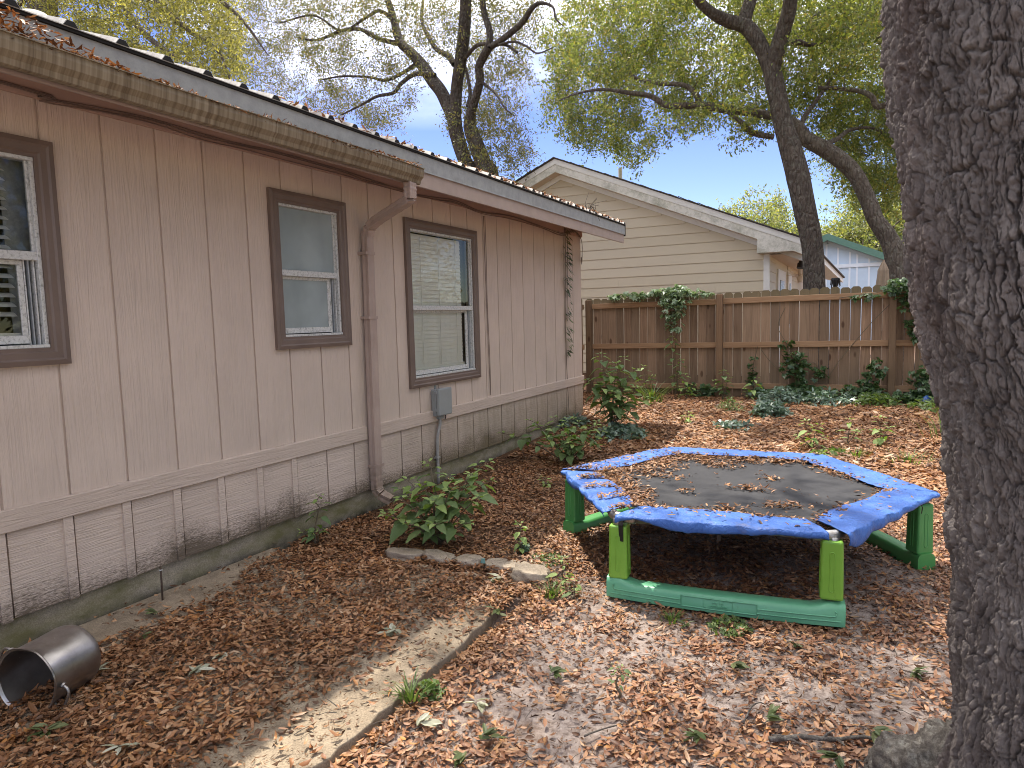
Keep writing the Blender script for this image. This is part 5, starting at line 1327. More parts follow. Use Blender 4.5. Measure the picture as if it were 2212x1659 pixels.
# ------------------------------------------------------------------ loose things in the yard
def pot():
    p0 = np.array([.613, 1.356, .135]); p1 = np.array([.545, 1.60, .135]); R = .135
    ax = (p1 - p0); ax[2] = 0; ax /= np.linalg.norm(ax); L = .25
    T = thing('stock_pot', 'dented steel stock pot lying on its side by the house wall', 'pot', (.57, 1.48, 0))
    sd = np.cross(ax, (0, 0, 1.0)); up = np.array([0, 0, 1.0])
    def ring(t, r, n=56):
        c = p0 + ax * t; a = np.linspace(0, 2 * math.pi, n, endpoint=False); w = 1 + .012 * np.sin(3 * a + t * 9) + .010 * np.sin(7 * a - t * 31) - .05 * np.exp(-((a - 1.2) ** 2 / .06 + (t - .15) ** 2 / .003))
        return c + (np.cos(a)[:, None] * sd + np.sin(a)[:, None] * up) * (r * w)[:, None]
    prof = [(0.0, R + .004), (-.004, R + .0085), (.002, R + .010), (.008, R + .005), (.012, R), (.06, R), (.14, R - .0005), (.21, R - .001), (.235, R - .005), (.248, R - .016), (.252, R - .03), (.252, .08), (.252, .001)]
    inn = [(.249, .001), (.249, .08), (.247, R - .032), (.238, R - .014), (.21, R - .004), (.10, R - .003), (.004, R - .002), (0.0, R + .004)]
    V = np.vstack([ring(t, r) for t, r in prof + inn]); n = 56; m = len(prof) + len(inn)
    i = np.arange(m - 1)[:, None] * n; j = np.arange(n)[None, :]; k_ = (j + 1) % n
    F = np.stack([i + j, i + k_, i + n + k_, i + n + j], -1).reshape(-1, 4)
    o = add('body', mesh_np('body', V, F, True), M['pot'], T)
    es = o.modifiers.new('edges', 'EDGE_SPLIT'); es.split_angle = rad(50)
    for an in (rad(-28), rad(152)):
        rd = math.cos(an) * sd + math.sin(an) * up; tg = -math.sin(an) * sd + math.cos(an) * up
        c = p0 + ax * .035 + rd * R
        P = smooth_path([c - tg * .05, c - tg * .047 + rd * .022, c - tg * .025 + rd * .036, c + tg * .025 + rd * .036, c + tg * .047 + rd * .022, c + tg * .05], 5)
        MB().tube(P, .0055, 10).build('handle', M['pot'], T, True)
        MB().tube([c - tg * .05 - rd * .004, c - tg * .05 + rd * .004], .012, 10).tube([c + tg * .05 - rd * .004, c + tg * .05 + rd * .004], .012, 10).build('handle_plate', M['pot'], T)
pot()
def rock(name, label, x, y, sx_, sy_, sz_, seed, rot=0.0, sink=.3):
    g = np.random.default_rng(seed); n1, n2 = 26, 40; V = []
    for i in range(n1 + 1):
        th = math.pi * i / n1
        for j in range(n2):
            ph = 2 * math.pi * j / n2; d = np.array([math.sin(th) * math.cos(ph), math.sin(th) * math.sin(ph), math.cos(th)])
            d = d / max(abs(d[0]) ** 3 + abs(d[1]) ** 3 + abs(d[2]) ** 3, 1e-6) ** (1 / 3); V.append(d)
    V = np.array(V); V *= (1 + (fbm(V * 1.7 + seed, 3, seed) - .5) * .55 + (fbm(V * 5 + seed, 4, seed + 1) - .5) * .34)[:, None]
    V[:, 2] = np.minimum(V[:, 2], .62 + (fbm(V * 5 + seed, 2, 3) - .5) * .12 + .25 * V[:, 0] * (seed % 3 - 1))
    c, s_ = math.cos(rot), math.sin(rot); V = V * [sx_, sy_, sz_]; V = np.stack([V[:, 0] * c - V[:, 1] * s_, V[:, 0] * s_ + V[:, 1] * c, V[:, 2]], -1)
    F = [(i * n2 + j, i * n2 + (j + 1) % n2, (i + 1) * n2 + (j + 1) % n2, (i + 1) * n2 + j) for i in range(n1) for j in range(n2)]
    o = add(name, mesh_np(name, V, np.array(F), True), M['rubble'], None, (x, y, float(gz(x, y)) + sz_ * .12)); tag(o, label, 'rock', 'broken concrete chunks edging the path')
rock('concrete_chunk', 'squarish tilted concrete chunk, rightmost of the row near the weeds', 1.815, 3.50, .115, .085, .075, 3, .3)
rock('concrete_chunk', 'flat pale concrete slab fragment, second from the right in the row', 1.575, 3.575, .12, .07, .050, 4, .1)
rock('concrete_chunk', 'dark-sided concrete chunk in the middle of the row below the shrub', 1.345, 3.545, .10, .07, .060, 5, -.15)
rock('concrete_chunk', 'long low concrete chunk under the front of the shrub', 1.125, 3.52, .125, .06, .062, 6, -.1)
rock('concrete_chunk', 'dull brown half-buried concrete chunk, leftmost of the row', .90, 3.48, .13, .06, .052, 7, .05)
rock('concrete_chunk', 'small flat concrete piece half buried beside the path end', 1.72, 3.12, .11, .07, .022, 8, .5)
o = MB().add([(0, 0, 0), (.03, .005, 0), (.025, .02, .008), (.004, .018, .004), (.006, .004, .03), (.026, .008, .028), (.02, .018, .03)], [(0, 1, 2, 3), (0, 1, 5, 4), (1, 2, 6, 5), (2, 3, 4, 6), (3, 0, 4), (4, 5, 6)]).build('glass_shard', M['teal_glass'], None, loc=(1.46, 3.50, .02)); tag(o, 'small teal glass shard between the concrete chunks', 'glass')
st = thing('metal_stake', 'thin rusty steel stake standing upright beside the foundation', 'stake', (.10, 2.30, 0))
MB().tube([(.10, 2.30, -.05), (.101, 2.303, .10), (.097, 2.306, .205)], .0055, 8).build('rod', M['rust'], st, True)
MB().tube([(.098, 2.3055, .182), (.098, 2.3055, .187)], .0095, 10).build('collar', M['alu'], st)
bl = thing('blue_plastic_cup', 'small dark blue plastic cup half hidden in weeds at the fence foot', 'cup', (4.30, 11.0, .17))
MB().tube([(4.28, 11.0, .215), (4.31, 10.98, .235), (4.36, 10.95, .255)], [.055, .062, .072], 16).build('cup_body', M['blue_plastic'], bl, True)
def stick(name, label, pts, r0, r1, mat, twigs=0):
    P = smooth_path(pts, 8); P[:, 2] += (fbm(P * 20, 2, 3) - .5) * .012
    R = np.linspace(r0, r1, len(P)) * (1 + (fbm(P * 60, 2, 4) - .5) * .7); T = thing(name, label, 'stick', tuple(P[0]))
    MB().tube(P, R, 8).build('stem', mat, T, True)
    for q in range(twigs):
        i = rnd.randrange(2, len(P) - 2); d = np.array([rnd.uniform(-.06, .06), rnd.uniform(-.06, .06), rnd.uniform(.0, .03)])
        MB().tube([P[i], P[i] + d * .5 + [0, 0, .004], P[i] + d], [r0 * .5, r0 * .35, r0 * .2], 5).build('side_twig', mat, T)
def gp(vx, vy, dz=.0):
    p = onz(vx, vy, 0.0)
    for _ in range(4): p = onz(vx, vy, float(gz(p[0], p[1])) + .012)
    return np.array([p[0], p[1], p[2] + dz])
stick('fallen_branch', 'lichen-covered fallen branch lying on the sand left of the root', [gp(1662, 1600, .006), gp(1730, 1598, .012), gp(1790, 1606, .014), gp(1850, 1598, .012), gp(1900, 1604, .008)], .011, .006, M['root'], 5)
stick('fallen_twig', 'thin curved grey twig on the sand in the near foreground', [gp(1606, 1564, .004), gp(1622, 1540, .02), gp(1640, 1527, .02), gp(1652, 1524, .008)], .004, .002, M['root'], 1)
stick('fallen_twig', 'straight pale twig lying in the leaves right of the path', [gp(1262, 1594, .006), gp(1300, 1582, .012), gp(1345, 1570, .008)], .004, .002, M['twig'], 2)
# ------------------------------------------------------------------ plants
def leaf_mesh(name, L, W, mat, fold=.25, droop=.22, n=7, tip=1.6):
    V = []; F = []
    for i in range(n + 1):
        t = i / n; w = W / 2 * (math.sin(math.pi * t ** .72) ** .85) * (1 - .15 * t); x = L * t; z = -droop * L * t * t
        if i == 0 or i == n: w = .0008
        wav = .03 * W * math.sin(i * 2.1)
        V += [(x, -w, z + fold * w + wav), (x, 0, z), (x, w, z + fold * w - wav)]
    for i in range(n):
        a = i * 3; F += [(a, a + 1, a + 4, a + 3), (a + 1, a + 2, a + 5, a + 4)]
    me = bpy.data.meshes.new(name); me.from_pydata(V, [], F); me.update(); me.polygons.foreach_set('use_smooth', [True] * len(me.polygons)); me.materials.append(mat)
    return me
LM = {k: [leaf_mesh('leaf', 1, w, M[m], f, d) for w, f, d in ((.60, .22, .25), (.66, .3, .38), (.54, .15, .15))] for k, m in (('d', 'broad'), ('l', 'broad_light'))}
def shrub(name, label, cat, base, stems, leaf, pitch, kind='d', light_tip=True, group=None, seed=1, tier=2):
    """stems: list of (tip offset, bend) ; opposite leaf pairs set crosswise along each stem, every leaf its own object"""
    g = random.Random(seed); base = np.array(base, float); T = thing(name, label, cat, tuple(base), group); S_ = MB()
    for tip, start in stems:
        tip = np.array(tip, float); n = 9
        P = np.array([base + np.array([0, 0, 0]) + tip * (t ** 1.0) * [1, 1, 0] + np.array([0, 0, tip[2] * (1 - (1 - t) ** 1.5)]) + np.array([g.uniform(-1, 1), g.uniform(-1, 1), 0]) * .012 for t in np.linspace(0, 1, n)])
        S_.tube(P, np.linspace(.006, .0022, n), 6)
        Ls = np.linalg.norm(np.diff(P, axis=0), axis=1).sum(); k = max(2, int(Ls * (1 - start) / pitch))
        for q in range(k + 1):
            t = start + (1 - start) * q / k; f = t * (n - 1); i = min(int(f), n - 2); p = P[i] + (P[i + 1] - P[i]) * (f - i); d = P[i + 1] - P[i]
            size = leaf * (1.0 if q < k - 1 else .62 if q == k - 1 else .36) * g.uniform(.75, 1.2)
            if q == 0: size *= .8
            a0 = (q % 2) * math.pi / 2 + g.uniform(-.4, .4) + seed
            for s_ in ((0, math.pi) if q < k else (0, math.pi, math.pi / 2, -math.pi / 2)):
                a = a0 + s_ + g.uniform(-.25, .25); pet = .018 + .1 * size
                dirv = np.array([math.cos(a), math.sin(a), .25]); q0 = p + dirv * pet; S_.tube([p, q0], [.0018, .0014], 4)
                el = g.uniform(-.45, .22) + (.5 if q == k else 0)
                me = g.choice(LM['l' if (kind == 'l' or (light_tip and q >= k - 1 and g.random() < .8)) else 'd'])
                o = bpy.data.objects.new('leaf', me); COL.objects.link(o); o.parent = T; o.location = Vector(q0 - base); o.rotation_euler = (g.uniform(-.3, .3), -el, a); o.scale = (size,) * 3
    S_.build('stem', M['stem'], T)
    return T
def G(x, y): return (x, y, float(gz(x, y)))
shrub('leafy_shrub', 'broad-leaved green shrub beside the downspout, nearest of the three big shrubs', 'shrub', G(.97, 3.78),
      [((-.42, .12, .32), .3), ((-.16, .14, .54), .3), ((-.20, -.16, .34), .25), ((.03, .12, .46), .35), ((.06, -.16, .36), .25), ((.24, .06, .50), .35), ((.22, .30, .54), .4), ((.36, -.02, .38), .4), ((-.02, -.28, .22), .3), ((-.42, -.04, .20), .4), ((.14, -.26, .24), .3), ((-.28, .05, .42), .3), ((.30, .16, .44), .35), ((-.08, -.06, .44), .3), ((.16, -.08, .42), .3), ((-.30, -.18, .22), .35), ((.34, -.16, .24), .35)], .155, .080, seed=3)
shrub('leafy_shrub', 'low spreading green shrub with an arching branch towards the wall, behind the trampoline corner', 'shrub', G(.86, 6.35),
      [((-.55, .25, .40), .35), ((-.70, -.10, .30), .45), ((-.25, .2, .45), .3), ((.05, .2, .42), .3), ((.25, .1, .40), .3), ((.38, -.05, .30), .35), ((.15, -.25, .28), .3), ((-.15, -.2, .30), .3), ((.05, -.05, .48), .3), ((.2, .35, .40), .3), ((-.4, .1, .36), .3), ((.3, .25, .36), .3), ((-.1, .1, .38), .3), ((.1, -.15, .36), .3)], .150, .085, seed=5)
shrub('leafy_shrub', 'tallest green shrub, standing near the far corner of the house wall', 'shrub', G(.80, 7.90),
      [((-.22, .2, .98), .25), ((-.05, .25, .86), .25), ((.12, .1, .95), .25), ((.28, .05, .80), .25), ((.36, -.1, .60), .3), ((-.30, 0, .66), .3), ((.1, -.2, .55), .3), ((-.1, -.15, .62), .3), ((.42, .1, .45), .3), ((.0, .0, .75), .2), ((.2, .1, .7), .25), ((-.15, .1, .78), .25), ((.25, -.15, .5), .3)], .175, .10, seed=7)
sm = [  # small leafy seedlings: label, base, stems, leaf, kind
 ('two-leaved sapling growing from the crack at the foundation', G(.17, 3.42), [((.02, .03, .33), .25), ((.09, -.05, .12), .4), ((-.05, -.06, .10), .4)], .085, 'd'),
 ('pale green seedling in the leaves right of the near shrub', G(1.56, 3.86), [((0, 0, .20), .4), ((.03, -.03, .08), .4)], .075, 'l'),
 ('pale green seedling left of the trampoline leg', G(2.02, 3.50), [((.0, .0, .17), .35), ((.03, -.03, .07), .4)], .085, 'l'),
 ('little seedling nearest the trampoline base end', G(2.14, 3.36), [((.0, .0, .10), .3), ((-.03, .02, .04), .3)], .06, 'd'),
 ('lone drooping seedling between the two nearer shrubs', G(1.0, 5.45), [((.0, .0, .10), .3), ((.04, -.02, .05), .3)], .085, 'l'),
 ('bright seedling at the fence foot left of the middle post', G(1.05, 10.75), [((-.05, 0, .42), .3), ((.12, 0, .24), .3), ((-.12, -.05, .22), .3), ((.03, -.1, .2), .3)], .13, 'l'),
 ('dark seedling in front of the middle fence post', G(1.58, 10.95), [((0, 0, .46), .3), ((.1, 0, .35), .3), ((-.12, 0, .3), .3)], .13, 'd'),
 ('bright seedling right of the middle fence post', G(2.02, 10.75), [((.08, 0, .38), .35), ((-.08, 0, .2), .3)], .13, 'l'),
 ('dark seedling climbing the fence boards left of the middle post', G(.78, 11.1), [((-.06, 0, 1.0), .4), ((.10, 0, .62), .4), ((.0, 0, .35), .3)], .13, 'd'),
 ('leafy seedling low by the corner post of the fence', G(.45, 10.6), [((-.05, 0, .55), .3), ((.1, 0, .4), .3)], .12, 'd'),
 ('bright weedy plant just behind the trampoline, left one', G(3.08, 7.75), [((-.08, 0, .30), .25), ((.06, .05, .26), .25), ((.12, -.05, .15), .25), ((-.14, 0, .14), .3)], .11, 'l'),
 ('bright weedy plant just behind the trampoline, right one', G(3.42, 8.05), [((0, 0, .28), .4), ((.08, 0, .16), .3)], .12, 'l'),
 ('pale weedy plant at right, behind the trampoline corner', G(3.72, 8.1), [((0, 0, .30), .4), ((.09, 0, .2), .3), ((-.07, 0, .16), .3)], .12, 'l'),
 ('tiny yellow-green seedling in the leaves in front of the fence', G(1.53, 8.75), [((0, 0, .14), .3), ((.05, 0, .1), .3), ((-.06, 0, .09), .3)], .10, 'l'),
 ('bare little sapling with two leaves standing in the sand', (2.69, 2.52, -.03), [((0, 0, .13), .35)], .03, 'd')]
for i, (lab, b, stems, lf, kd) in enumerate(sm): shrub('seedling', lab, 'seedling', b, stems, lf, lf * .62, kd, True, 'seedlings in the yard', 30 + i)

def clump(name, label, cat, base, r, h, n, L, W, mat, group=None, five=False, seed=1):
    """bushy low plant: many small leaves on short stems, one foliage part"""
    g = np.random.default_rng(seed); T = thing(name, label, cat, base, group); b = np.array(base)
    P = g.normal(size=(n, 3)); P /= np.linalg.norm(P, axis=1)[:, None]; P[:, 2] = np.abs(P[:, 2]); P *= g.uniform(.4, 1, (n, 1)) ** .5; P = P * [r, r, h] + b
    S_ = MB()
    for p in P[:min(n, 14)]: S_.tube(smooth_path([b + (p - b) * [.25, .25, 0], b + (p - b) * [.7, .7, .5], p], 3), .0035, 4)
    S_.build('stem', M['stem'], T); np_ = NP(); V, F = leaf_fan(P, L, W, g, 5 if five else 3); np_.add(V, F); np_.build('foliage', mat, T, False); return T
def leaf_fan(P, L, W, g, k):
    """palmate sprays of k leaflets at each point"""
    m = len(P); nrm = g.normal(size=(m, 3)) * .55 + [0, -.25, 1]; nrm /= np.linalg.norm(nrm, axis=1)[:, None]
    t = np.cross(nrm, g.normal(size=(m, 3))); t /= np.linalg.norm(t, axis=1)[:, None]; s = np.cross(nrm, t); Vs = []
    for q in range(k):
        a = (q - (k - 1) / 2) * (2.2 / max(1, k - 1)) * 1.25; d = t * math.cos(a) + s * math.sin(a); w = -t * math.sin(a) + s * math.cos(a); ll = L * g.uniform(.7, 1.15, (m, 1)) * (1 - .12 * abs(q - (k - 1) / 2)); dn = nrm * -.25
        Vs.append(np.stack([P, P + d * ll * .55 + w * W * .5 + nrm * .006, P + (d + dn) * ll, P + d * ll * .55 - w * W * .5 + nrm * .006], 1))
    V = np.concatenate(Vs, 1).reshape(-1, 3); return V, np.arange(len(V)).reshape(-1, 4)
clump('low_bush', 'rounded grey-green little bush alone in the leaf litter before the fence', 'bush', G(2.44, 9.55), .26, .22, 210, .09, .034, M['creeper_blue'], seed=3)
clump('weed_clump', 'low olive weed clump left of the rounded grey-green bush', 'weed', G(1.9, 9.75), .16, .18, 60, .12, .012, M['weed'], seed=4)
clump('weed_clump', 'grey-green creeping weed nearest the back pad of the trampoline', 'weed', G(2.12, 8.6), .24, .08, 60, .09, .04, M['creeper_blue'], seed=5)
clump('weed_clump', 'bluish weeds at the fence foot right of the middle post', 'weed', G(2.45, 10.8), .34, .26, 150, .10, .036, M['creeper_blue'], seed=6)
clump('weed_clump', 'bluish weeds at the fence foot midway along the right panel', 'weed', G(3.1, 10.75), .36, .22, 150, .10, .036, M['creeper_blue'], seed=7)
clump('weed_clump', 'yellow-green weeds left of the right fence post', 'weed', G(3.72, 10.75), .32, .18, 130, .09, .034, M['weed'], seed=8)
clump('weed_clump', 'pale weeds at the fence foot beside the big trunk', 'weed', G(4.5, 10.6), .45, .16, 150, .09, .034, M['weed'], seed=9)
clump('weed_clump', 'weeds round the foot of the tallest shrub', 'weed', G(.98, 7.75), .34, .16, 110, .09, .04, M['creeper_blue'], seed=10)
clump('weed_clump', 'ferny weeds against the foundation at the far wall end', 'weed', G(.16, 8.2), .22, .16, 70, .09, .03, M['creeper_blue'], seed=11)
clump('weed_clump', 'yellow clover patch right of the concrete chunks', 'weed', G(1.78, 3.80), .14, .03, 90, .018, .014, M['weed'], seed=12)
clump('weed_clump', 'clover patch on the sand in front of the trampoline base', 'weed', gp(1578, 1356), .11, .03, 110, .018, .015, M['weed'], seed=13)
clump('weed_clump', 'five-fingered creeper seedling below the pale seedling', 'weed', gp(1130, 1192), .06, .05, 9, .06, .026, M['creeper_blue'], five=True, seed=14)
clump('weed_clump', 'small weeds under the left bright weedy plant behind the trampoline', 'weed', G(3.25, 7.5), .2, .06, 50, .07, .03, M['weed'], seed=15)
def tuft(name, label, base, n, L, seed, mat='weed', spread=.05, w=.006):
    g = np.random.default_rng(seed); V = []; F = []; b = np.array(base)
    for i in range(n):
        a = g.uniform(0, 6.28); o = b + np.array([math.cos(a), math.sin(a), 0]) * g.uniform(0, spread); l = L * g.uniform(.5, 1.1); d = np.array([math.cos(a), math.sin(a), 0]); s = np.array([-d[1], d[0], 0]) * w * g.uniform(.7, 1.3); k = len(V); ben = g.uniform(.4, 1.1)
        for t in (0, .4, .75, 1.0):
            c = o + d * l * ben * t * t + np.array([0, 0, l * (t - .35 * ben * t * t)]); V += [c - s * (1 - t * .95), c + s * (1 - t * .95)]
        F += [(k + 2 * q, k + 2 * q + 1, k + 2 * q + 3, k + 2 * q + 2) for q in range(3)]
    o = MB().add(V, F).build(name, M[mat], None); tag(o, label, 'grass', 'grass tufts in the yard'); return o
tuft('grass_tuft', 'green grass tuft growing at the broken edge of the concrete path', gp(888, 1512), 34, .11, 1, 'weed', .05)
tuft('grass_tuft', 'grass tuft below the rightmost concrete chunk', gp(1190, 1285), 40, .085, 2, 'weed', .06)
tuft('grass_tuft', 'thin grass under the left end of the trampoline base', gp(1452, 1340), 26, .06, 3, 'weed', .06)
tuft('grass_tuft', 'grass tuft at the foot of the corner fence post', G(.62, 10.3), 50, .42, 4, 'weed', .18, .012)
tuft('grass_tuft', 'bright grass tuft behind the trampoline by the weedy plants', G(3.5, 7.55), 60, .12, 5, 'weed', .12)
tuft('grass_tuft', 'grassy patch at right behind the trampoline corner', G(3.95, 7.5), 80, .12, 6, 'weed', .25)
tuft('grass_tuft', 'tall thin grass beside the big trunk, out in the leaves', G(4.35, 8.6), 30, .5, 7, 'weed', .2)
o = clump('weed_clump', 'rounded green weed leaves next to the path-edge grass', 'weed', gp(925, 1500), .06, .05, 26, .03, .026, M['weed'], seed=16)

# climbing vines on the fence and on the house wall
def vine(name, label, base, paths, blobs, mat, L=.085, W=.04, seed=1, five=True):
    g = np.random.default_rng(seed); T = thing(name, label, 'vine', base); S_ = MB(); np_ = NP()
    for p in paths: S_.tube(smooth_path(p, 5), .005, 5)
    S_.build('stem', M['stem'], T)
    for (c, rr, n) in blobs:
        P = g.normal(size=(n, 3)); P /= np.linalg.norm(P, axis=1)[:, None]; P = P * g.uniform(.2, 1, (n, 1)) ** .6 * rr + c; V, F = leaf_fan(P, L, W, g, 5 if five else 1); np_.add(V, F)
    np_.build('foliage', mat, T, False)
yv = YF - .14
vine('creeper', 'bright creeper trailing along the top of the fence left of the middle post', (.75, yv, 1.7), [[(-.35, yv, 1.80), (.2, yv, 1.80), (.75, yv, 1.85), (1.4, yv, 1.88)], [(.75, yv, 1.85), (.76, yv, 1.5), (.78, yv + .05, 1.2), (.74, yv + .08, .8), (.80, yv + .1, .2)]],
     [(np.array([-.25, yv + .04, 1.85]), np.array([.16, .06, .05]), 18), (np.array([.12, yv + .04, 1.87]), np.array([.25, .10, .06]), 50), (np.array([.55, yv + .06, 1.90]), np.array([.25, .12, .07]), 70), (np.array([.80, yv + .04, 1.90]), np.array([.28, .14, .09]), 90), (np.array([.75, yv - .06, 1.76]), np.array([.26, .10, .14]), 50), (np.array([.74, yv - .02, 1.60]), np.array([.25, .11, .18]), 50), (np.array([.78, yv, 1.36]), np.array([.18, .08, .16]), 24), (np.array([1.15, yv, 1.86]), np.array([.25, .05, .05]), 26)], M['creeper_lit'], seed=2)
vine('creeper', 'dark creeper bush climbing the middle of the right fence panel', (2.65, yv, .3), [[(2.68, yv + .08, .1), (2.63, yv + .05, .5), (2.52, yv + .08, .95), (2.35, yv + .1, 1.3), (2.45, yv + .1, 1.6)], [(2.63, yv, .6), (2.85, yv + .08, .75), (2.95, yv + .1, .62)], [(2.5, yv + .1, .5), (2.25, yv + .1, .75), (2.1, yv + .1, .95)]],
     [(np.array([2.62, yv, .72]), np.array([.24, .10, .22]), 60), (np.array([2.66, yv, .45]), np.array([.16, .10, .2]), 34), (np.array([2.95, yv + .05, .60]), np.array([.14, .05, .14]), 16), (np.array([2.45, yv + .08, .98]), np.array([.14, .03, .16]), 10)], M['creeper'], seed=3)
vine('creeper', 'creeper spilling over the fence top at the right post by the big trunk', (4.0, yv, 1.7), [[(3.2, yv + .1, 1.72), (3.7, yv, 1.78), (4.05, yv, 1.85), (4.2, yv, 1.4), (4.25, yv, 1.0), (4.2, yv, .2)], [(3.86, yv + .1, 1.6), (3.6, yv + .1, 1.3), (3.2, yv + .1, .75), (3.05, yv + .1, .45)]],
     [(np.array([3.95, yv - .02, 1.84]), np.array([.22, .12, .12]), 66), (np.array([4.15, yv - .04, 1.66]), np.array([.22, .12, .2]), 76), (np.array([4.2, yv, 1.32]), np.array([.16, .08, .22]), 56), (np.array([3.55, yv + .06, 1.72]), np.array([.22, .03, .05]), 14), (np.array([4.22, yv, 1.15]), np.array([.12, .08, .12]), 20)], M['creeper'], seed=4)
vine('creeper', 'thin creeper on the fence boards just right of the middle post', (2.0, yv, .3), [[(2.02, yv + .1, .1), (1.98, yv + .1, .6), (2.05, yv + .1, 1.0)]], [(np.array([2.0, yv + .08, .55]), np.array([.12, .03, .3]), 26)], M['creeper'], .07, .035, 5)
vine('creeper', 'dark creeper heap at the foot of the right fence post', (3.8, yv, .2), [[(3.75, yv, .1), (3.7, yv, .5), (3.75, yv, .75)]], [(np.array([3.68, yv - .04, .55]), np.array([.18, .08, .3]), 60), (np.array([3.5, yv - .08, .3]), np.array([.3, .12, .16]), 60), (np.array([4.35, yv - .05, .45]), np.array([.25, .12, .35]), 110), (np.array([4.1, yv - .1, .28]), np.array([.3, .12, .12]), 60)], M['creeper'], seed=6)
vine('creeper', 'dark leafy ground creeper along the fence foot between middle and right posts', (2.7, yv, .18), [[(2.0, yv, .2), (2.7, yv, .22), (3.4, yv, .2)]], [(np.array([2.2, yv - .03, .27]), np.array([.35, .12, .10]), 60), (np.array([2.9, yv - .03, .28]), np.array([.4, .12, .12]), 80), (np.array([1.2, yv, .28]), np.array([.4, .1, .12]), 50)], M['creeper'], seed=7)
def wall_vine():
    g = np.random.default_rng(9); T = thing('wall_vine', 'thin drooping vine hanging on the siding near the far house corner', 'vine', (.02, 8.35, 1.1)); S_ = MB(); np_ = NP()
    S_.tube(smooth_path([(.03, 8.30, 2.74), (.02, 8.34, 2.5), (.014, 8.33, 2.0), (.016, 8.31, 1.6), (.014, 8.32, 1.1), (.015, 8.34, .75), (.03, 8.36, .1)], 6), .0035, 5).tube(smooth_path([(.03, 8.42, 2.74), (.02, 8.40, 2.3), (.014, 8.37, 1.5)], 6), .003, 5); S_.build('stem', M['stem'], T)
    n = 120; z = g.uniform(1.05, 2.74, n); P = np.stack([g.uniform(.015, .06, n), 8.34 + g.normal(size=n) * .045, z], -1)
    d = np.stack([g.uniform(.2, .6, n), g.uniform(-.2, .9, n), g.uniform(-1, -.4, n)], -1); d /= np.linalg.norm(d, axis=1)[:, None]; s = np.cross(d, [1.0, .2, .1]); s /= np.linalg.norm(s, axis=1)[:, None]
    L = g.uniform(.06, .13, (n, 1)); V = np.stack([P, P + d * L * .5 + s * .017, P + d * L, P + d * L * .5 - s * .017], 1).reshape(-1, 3); np_.add(V, np.arange(n * 4).reshape(-1, 4)); np_.build('foliage', M['sprig'], T, False)
wall_vine()

# ------------------------------------------------------------------ fallen oak sprigs
def sprig(label, vx, vy, n, L, mat, seed, rot=None, p=None):
    g = np.random.default_rng(seed); b = gp(vx, vy, .008) if p is None else np.array(p, float); a0 = g.uniform(0, 6.28) if rot is None else rot; T = thing('fallen_sprig', label, 'sprig', tuple(b), 'green oak sprigs lying on the ground')
    S_ = MB().tube([b, b + np.array([math.cos(a0), math.sin(a0), .05]) * L * .9], .0022, 5); S_.build('stem', M['twig'], T)
    V = []; F = []
    for i in range(n):
        a = a0 + g.normal() * .9; o = b + np.array([math.cos(a0), math.sin(a0), 0]) * L * g.uniform(.2, .95) + [0, 0, g.uniform(.004, .025)]; l = L * g.uniform(.7, 1.15); d = np.array([math.cos(a), math.sin(a), g.uniform(-.1, .35)]); s = np.array([-math.sin(a), math.cos(a), g.uniform(-.5, .5)]); w = l * .16; k = len(V)
        V += [o, o + d * l * .3 + s * w + [0, 0, .004], o + d * l * .7 + s * w * .9 + [0, 0, .004], o + d * l, o + d * l * .7 - s * w * .9 + [0, 0, .004], o + d * l * .3 - s * w + [0, 0, .004], o + d * l * .5]
        F += [(k, k + 1, k + 6), (k + 1, k + 2, k + 6), (k + 2, k + 3, k + 6), (k + 3, k + 4, k + 6), (k + 4, k + 5, k + 6), (k + 5, k, k + 6)]
    MB().add(V, F).build('leaves', mat, T)
SP = [('bright green sprig on the leaves below the stock pot', 118, 1570, 11, .075, 'sprig'), ('pale silvery sprig in the bottom left foreground', 250, 1610, 6, .07, 'sprig_pale'), ('olive pale sprig in the middle of the leaf litter on the path', 395, 1470, 9, .07, 'sprig_pale'),
      ('small olive sprig right of the stock pot', 196, 1468, 6, .06, 'sprig_pale'), ('white-backed sprig on the leaf litter near the path middle', 484, 1416, 6, .06, 'sprig_pale'), ('dark green sprig on bare concrete by the stake', 352, 1328, 10, .055, 'sprig'),
      ('little green sprig at the concrete edge right of the pot', 302, 1381, 7, .045, 'sprig'), ('hanging grey-green sprig in the sunlit leaves on the path', 872, 1368, 9, .08, 'sprig_pale'), ('olive sprig at the path corner', 1068, 1320, 8, .075, 'sprig'),
      ('pale sprig beside the rightmost concrete chunk', 1098, 1258, 8, .075, 'sprig_pale'), ('pale grey sprig on the sand right of the path', 1020, 1520, 7, .07, 'sprig_pale'), ('grey-green sprig near the bottom path edge', 886, 1582, 7, .07, 'sprig_pale'),
      ('green sprig in the sand right of the path', 1178, 1466, 12, .06, 'sprig'), ('green sprig at the bottom middle of the yard', 1030, 1604, 10, .06, 'sprig'), ('thin green sprig at the lowest middle foreground', 1017, 1632, 8, .06, 'sprig'),
      ('big green sprig in the sand at the bottom right', 1514, 1590, 13, .06, 'sprig'), ('olive sprig beside the curved twig', 1648, 1568, 10, .06, 'sprig'), ('dark green sprig in front of the trampoline base', 1702, 1394, 9, .05, 'sprig'), ('dark sprig left of the clover patch', 1570, 1440, 9, .06, 'sprig'),
      ('dark green sprig near the big trunk', 1950, 1452, 10, .06, 'sprig'), ('green sprig left of the root', 1874, 1578, 8, .07, 'sprig'), ('green sprig under the lichen branch', 1826, 1640, 10, .06, 'sprig'), ('small dark sprig on the sand at centre right', 1480, 1350, 8, .05, 'sprig')]
for i, (lab, a, b, n, L, m) in enumerate(SP): sprig(lab, a, b, n, L, M[m], 100 + i)

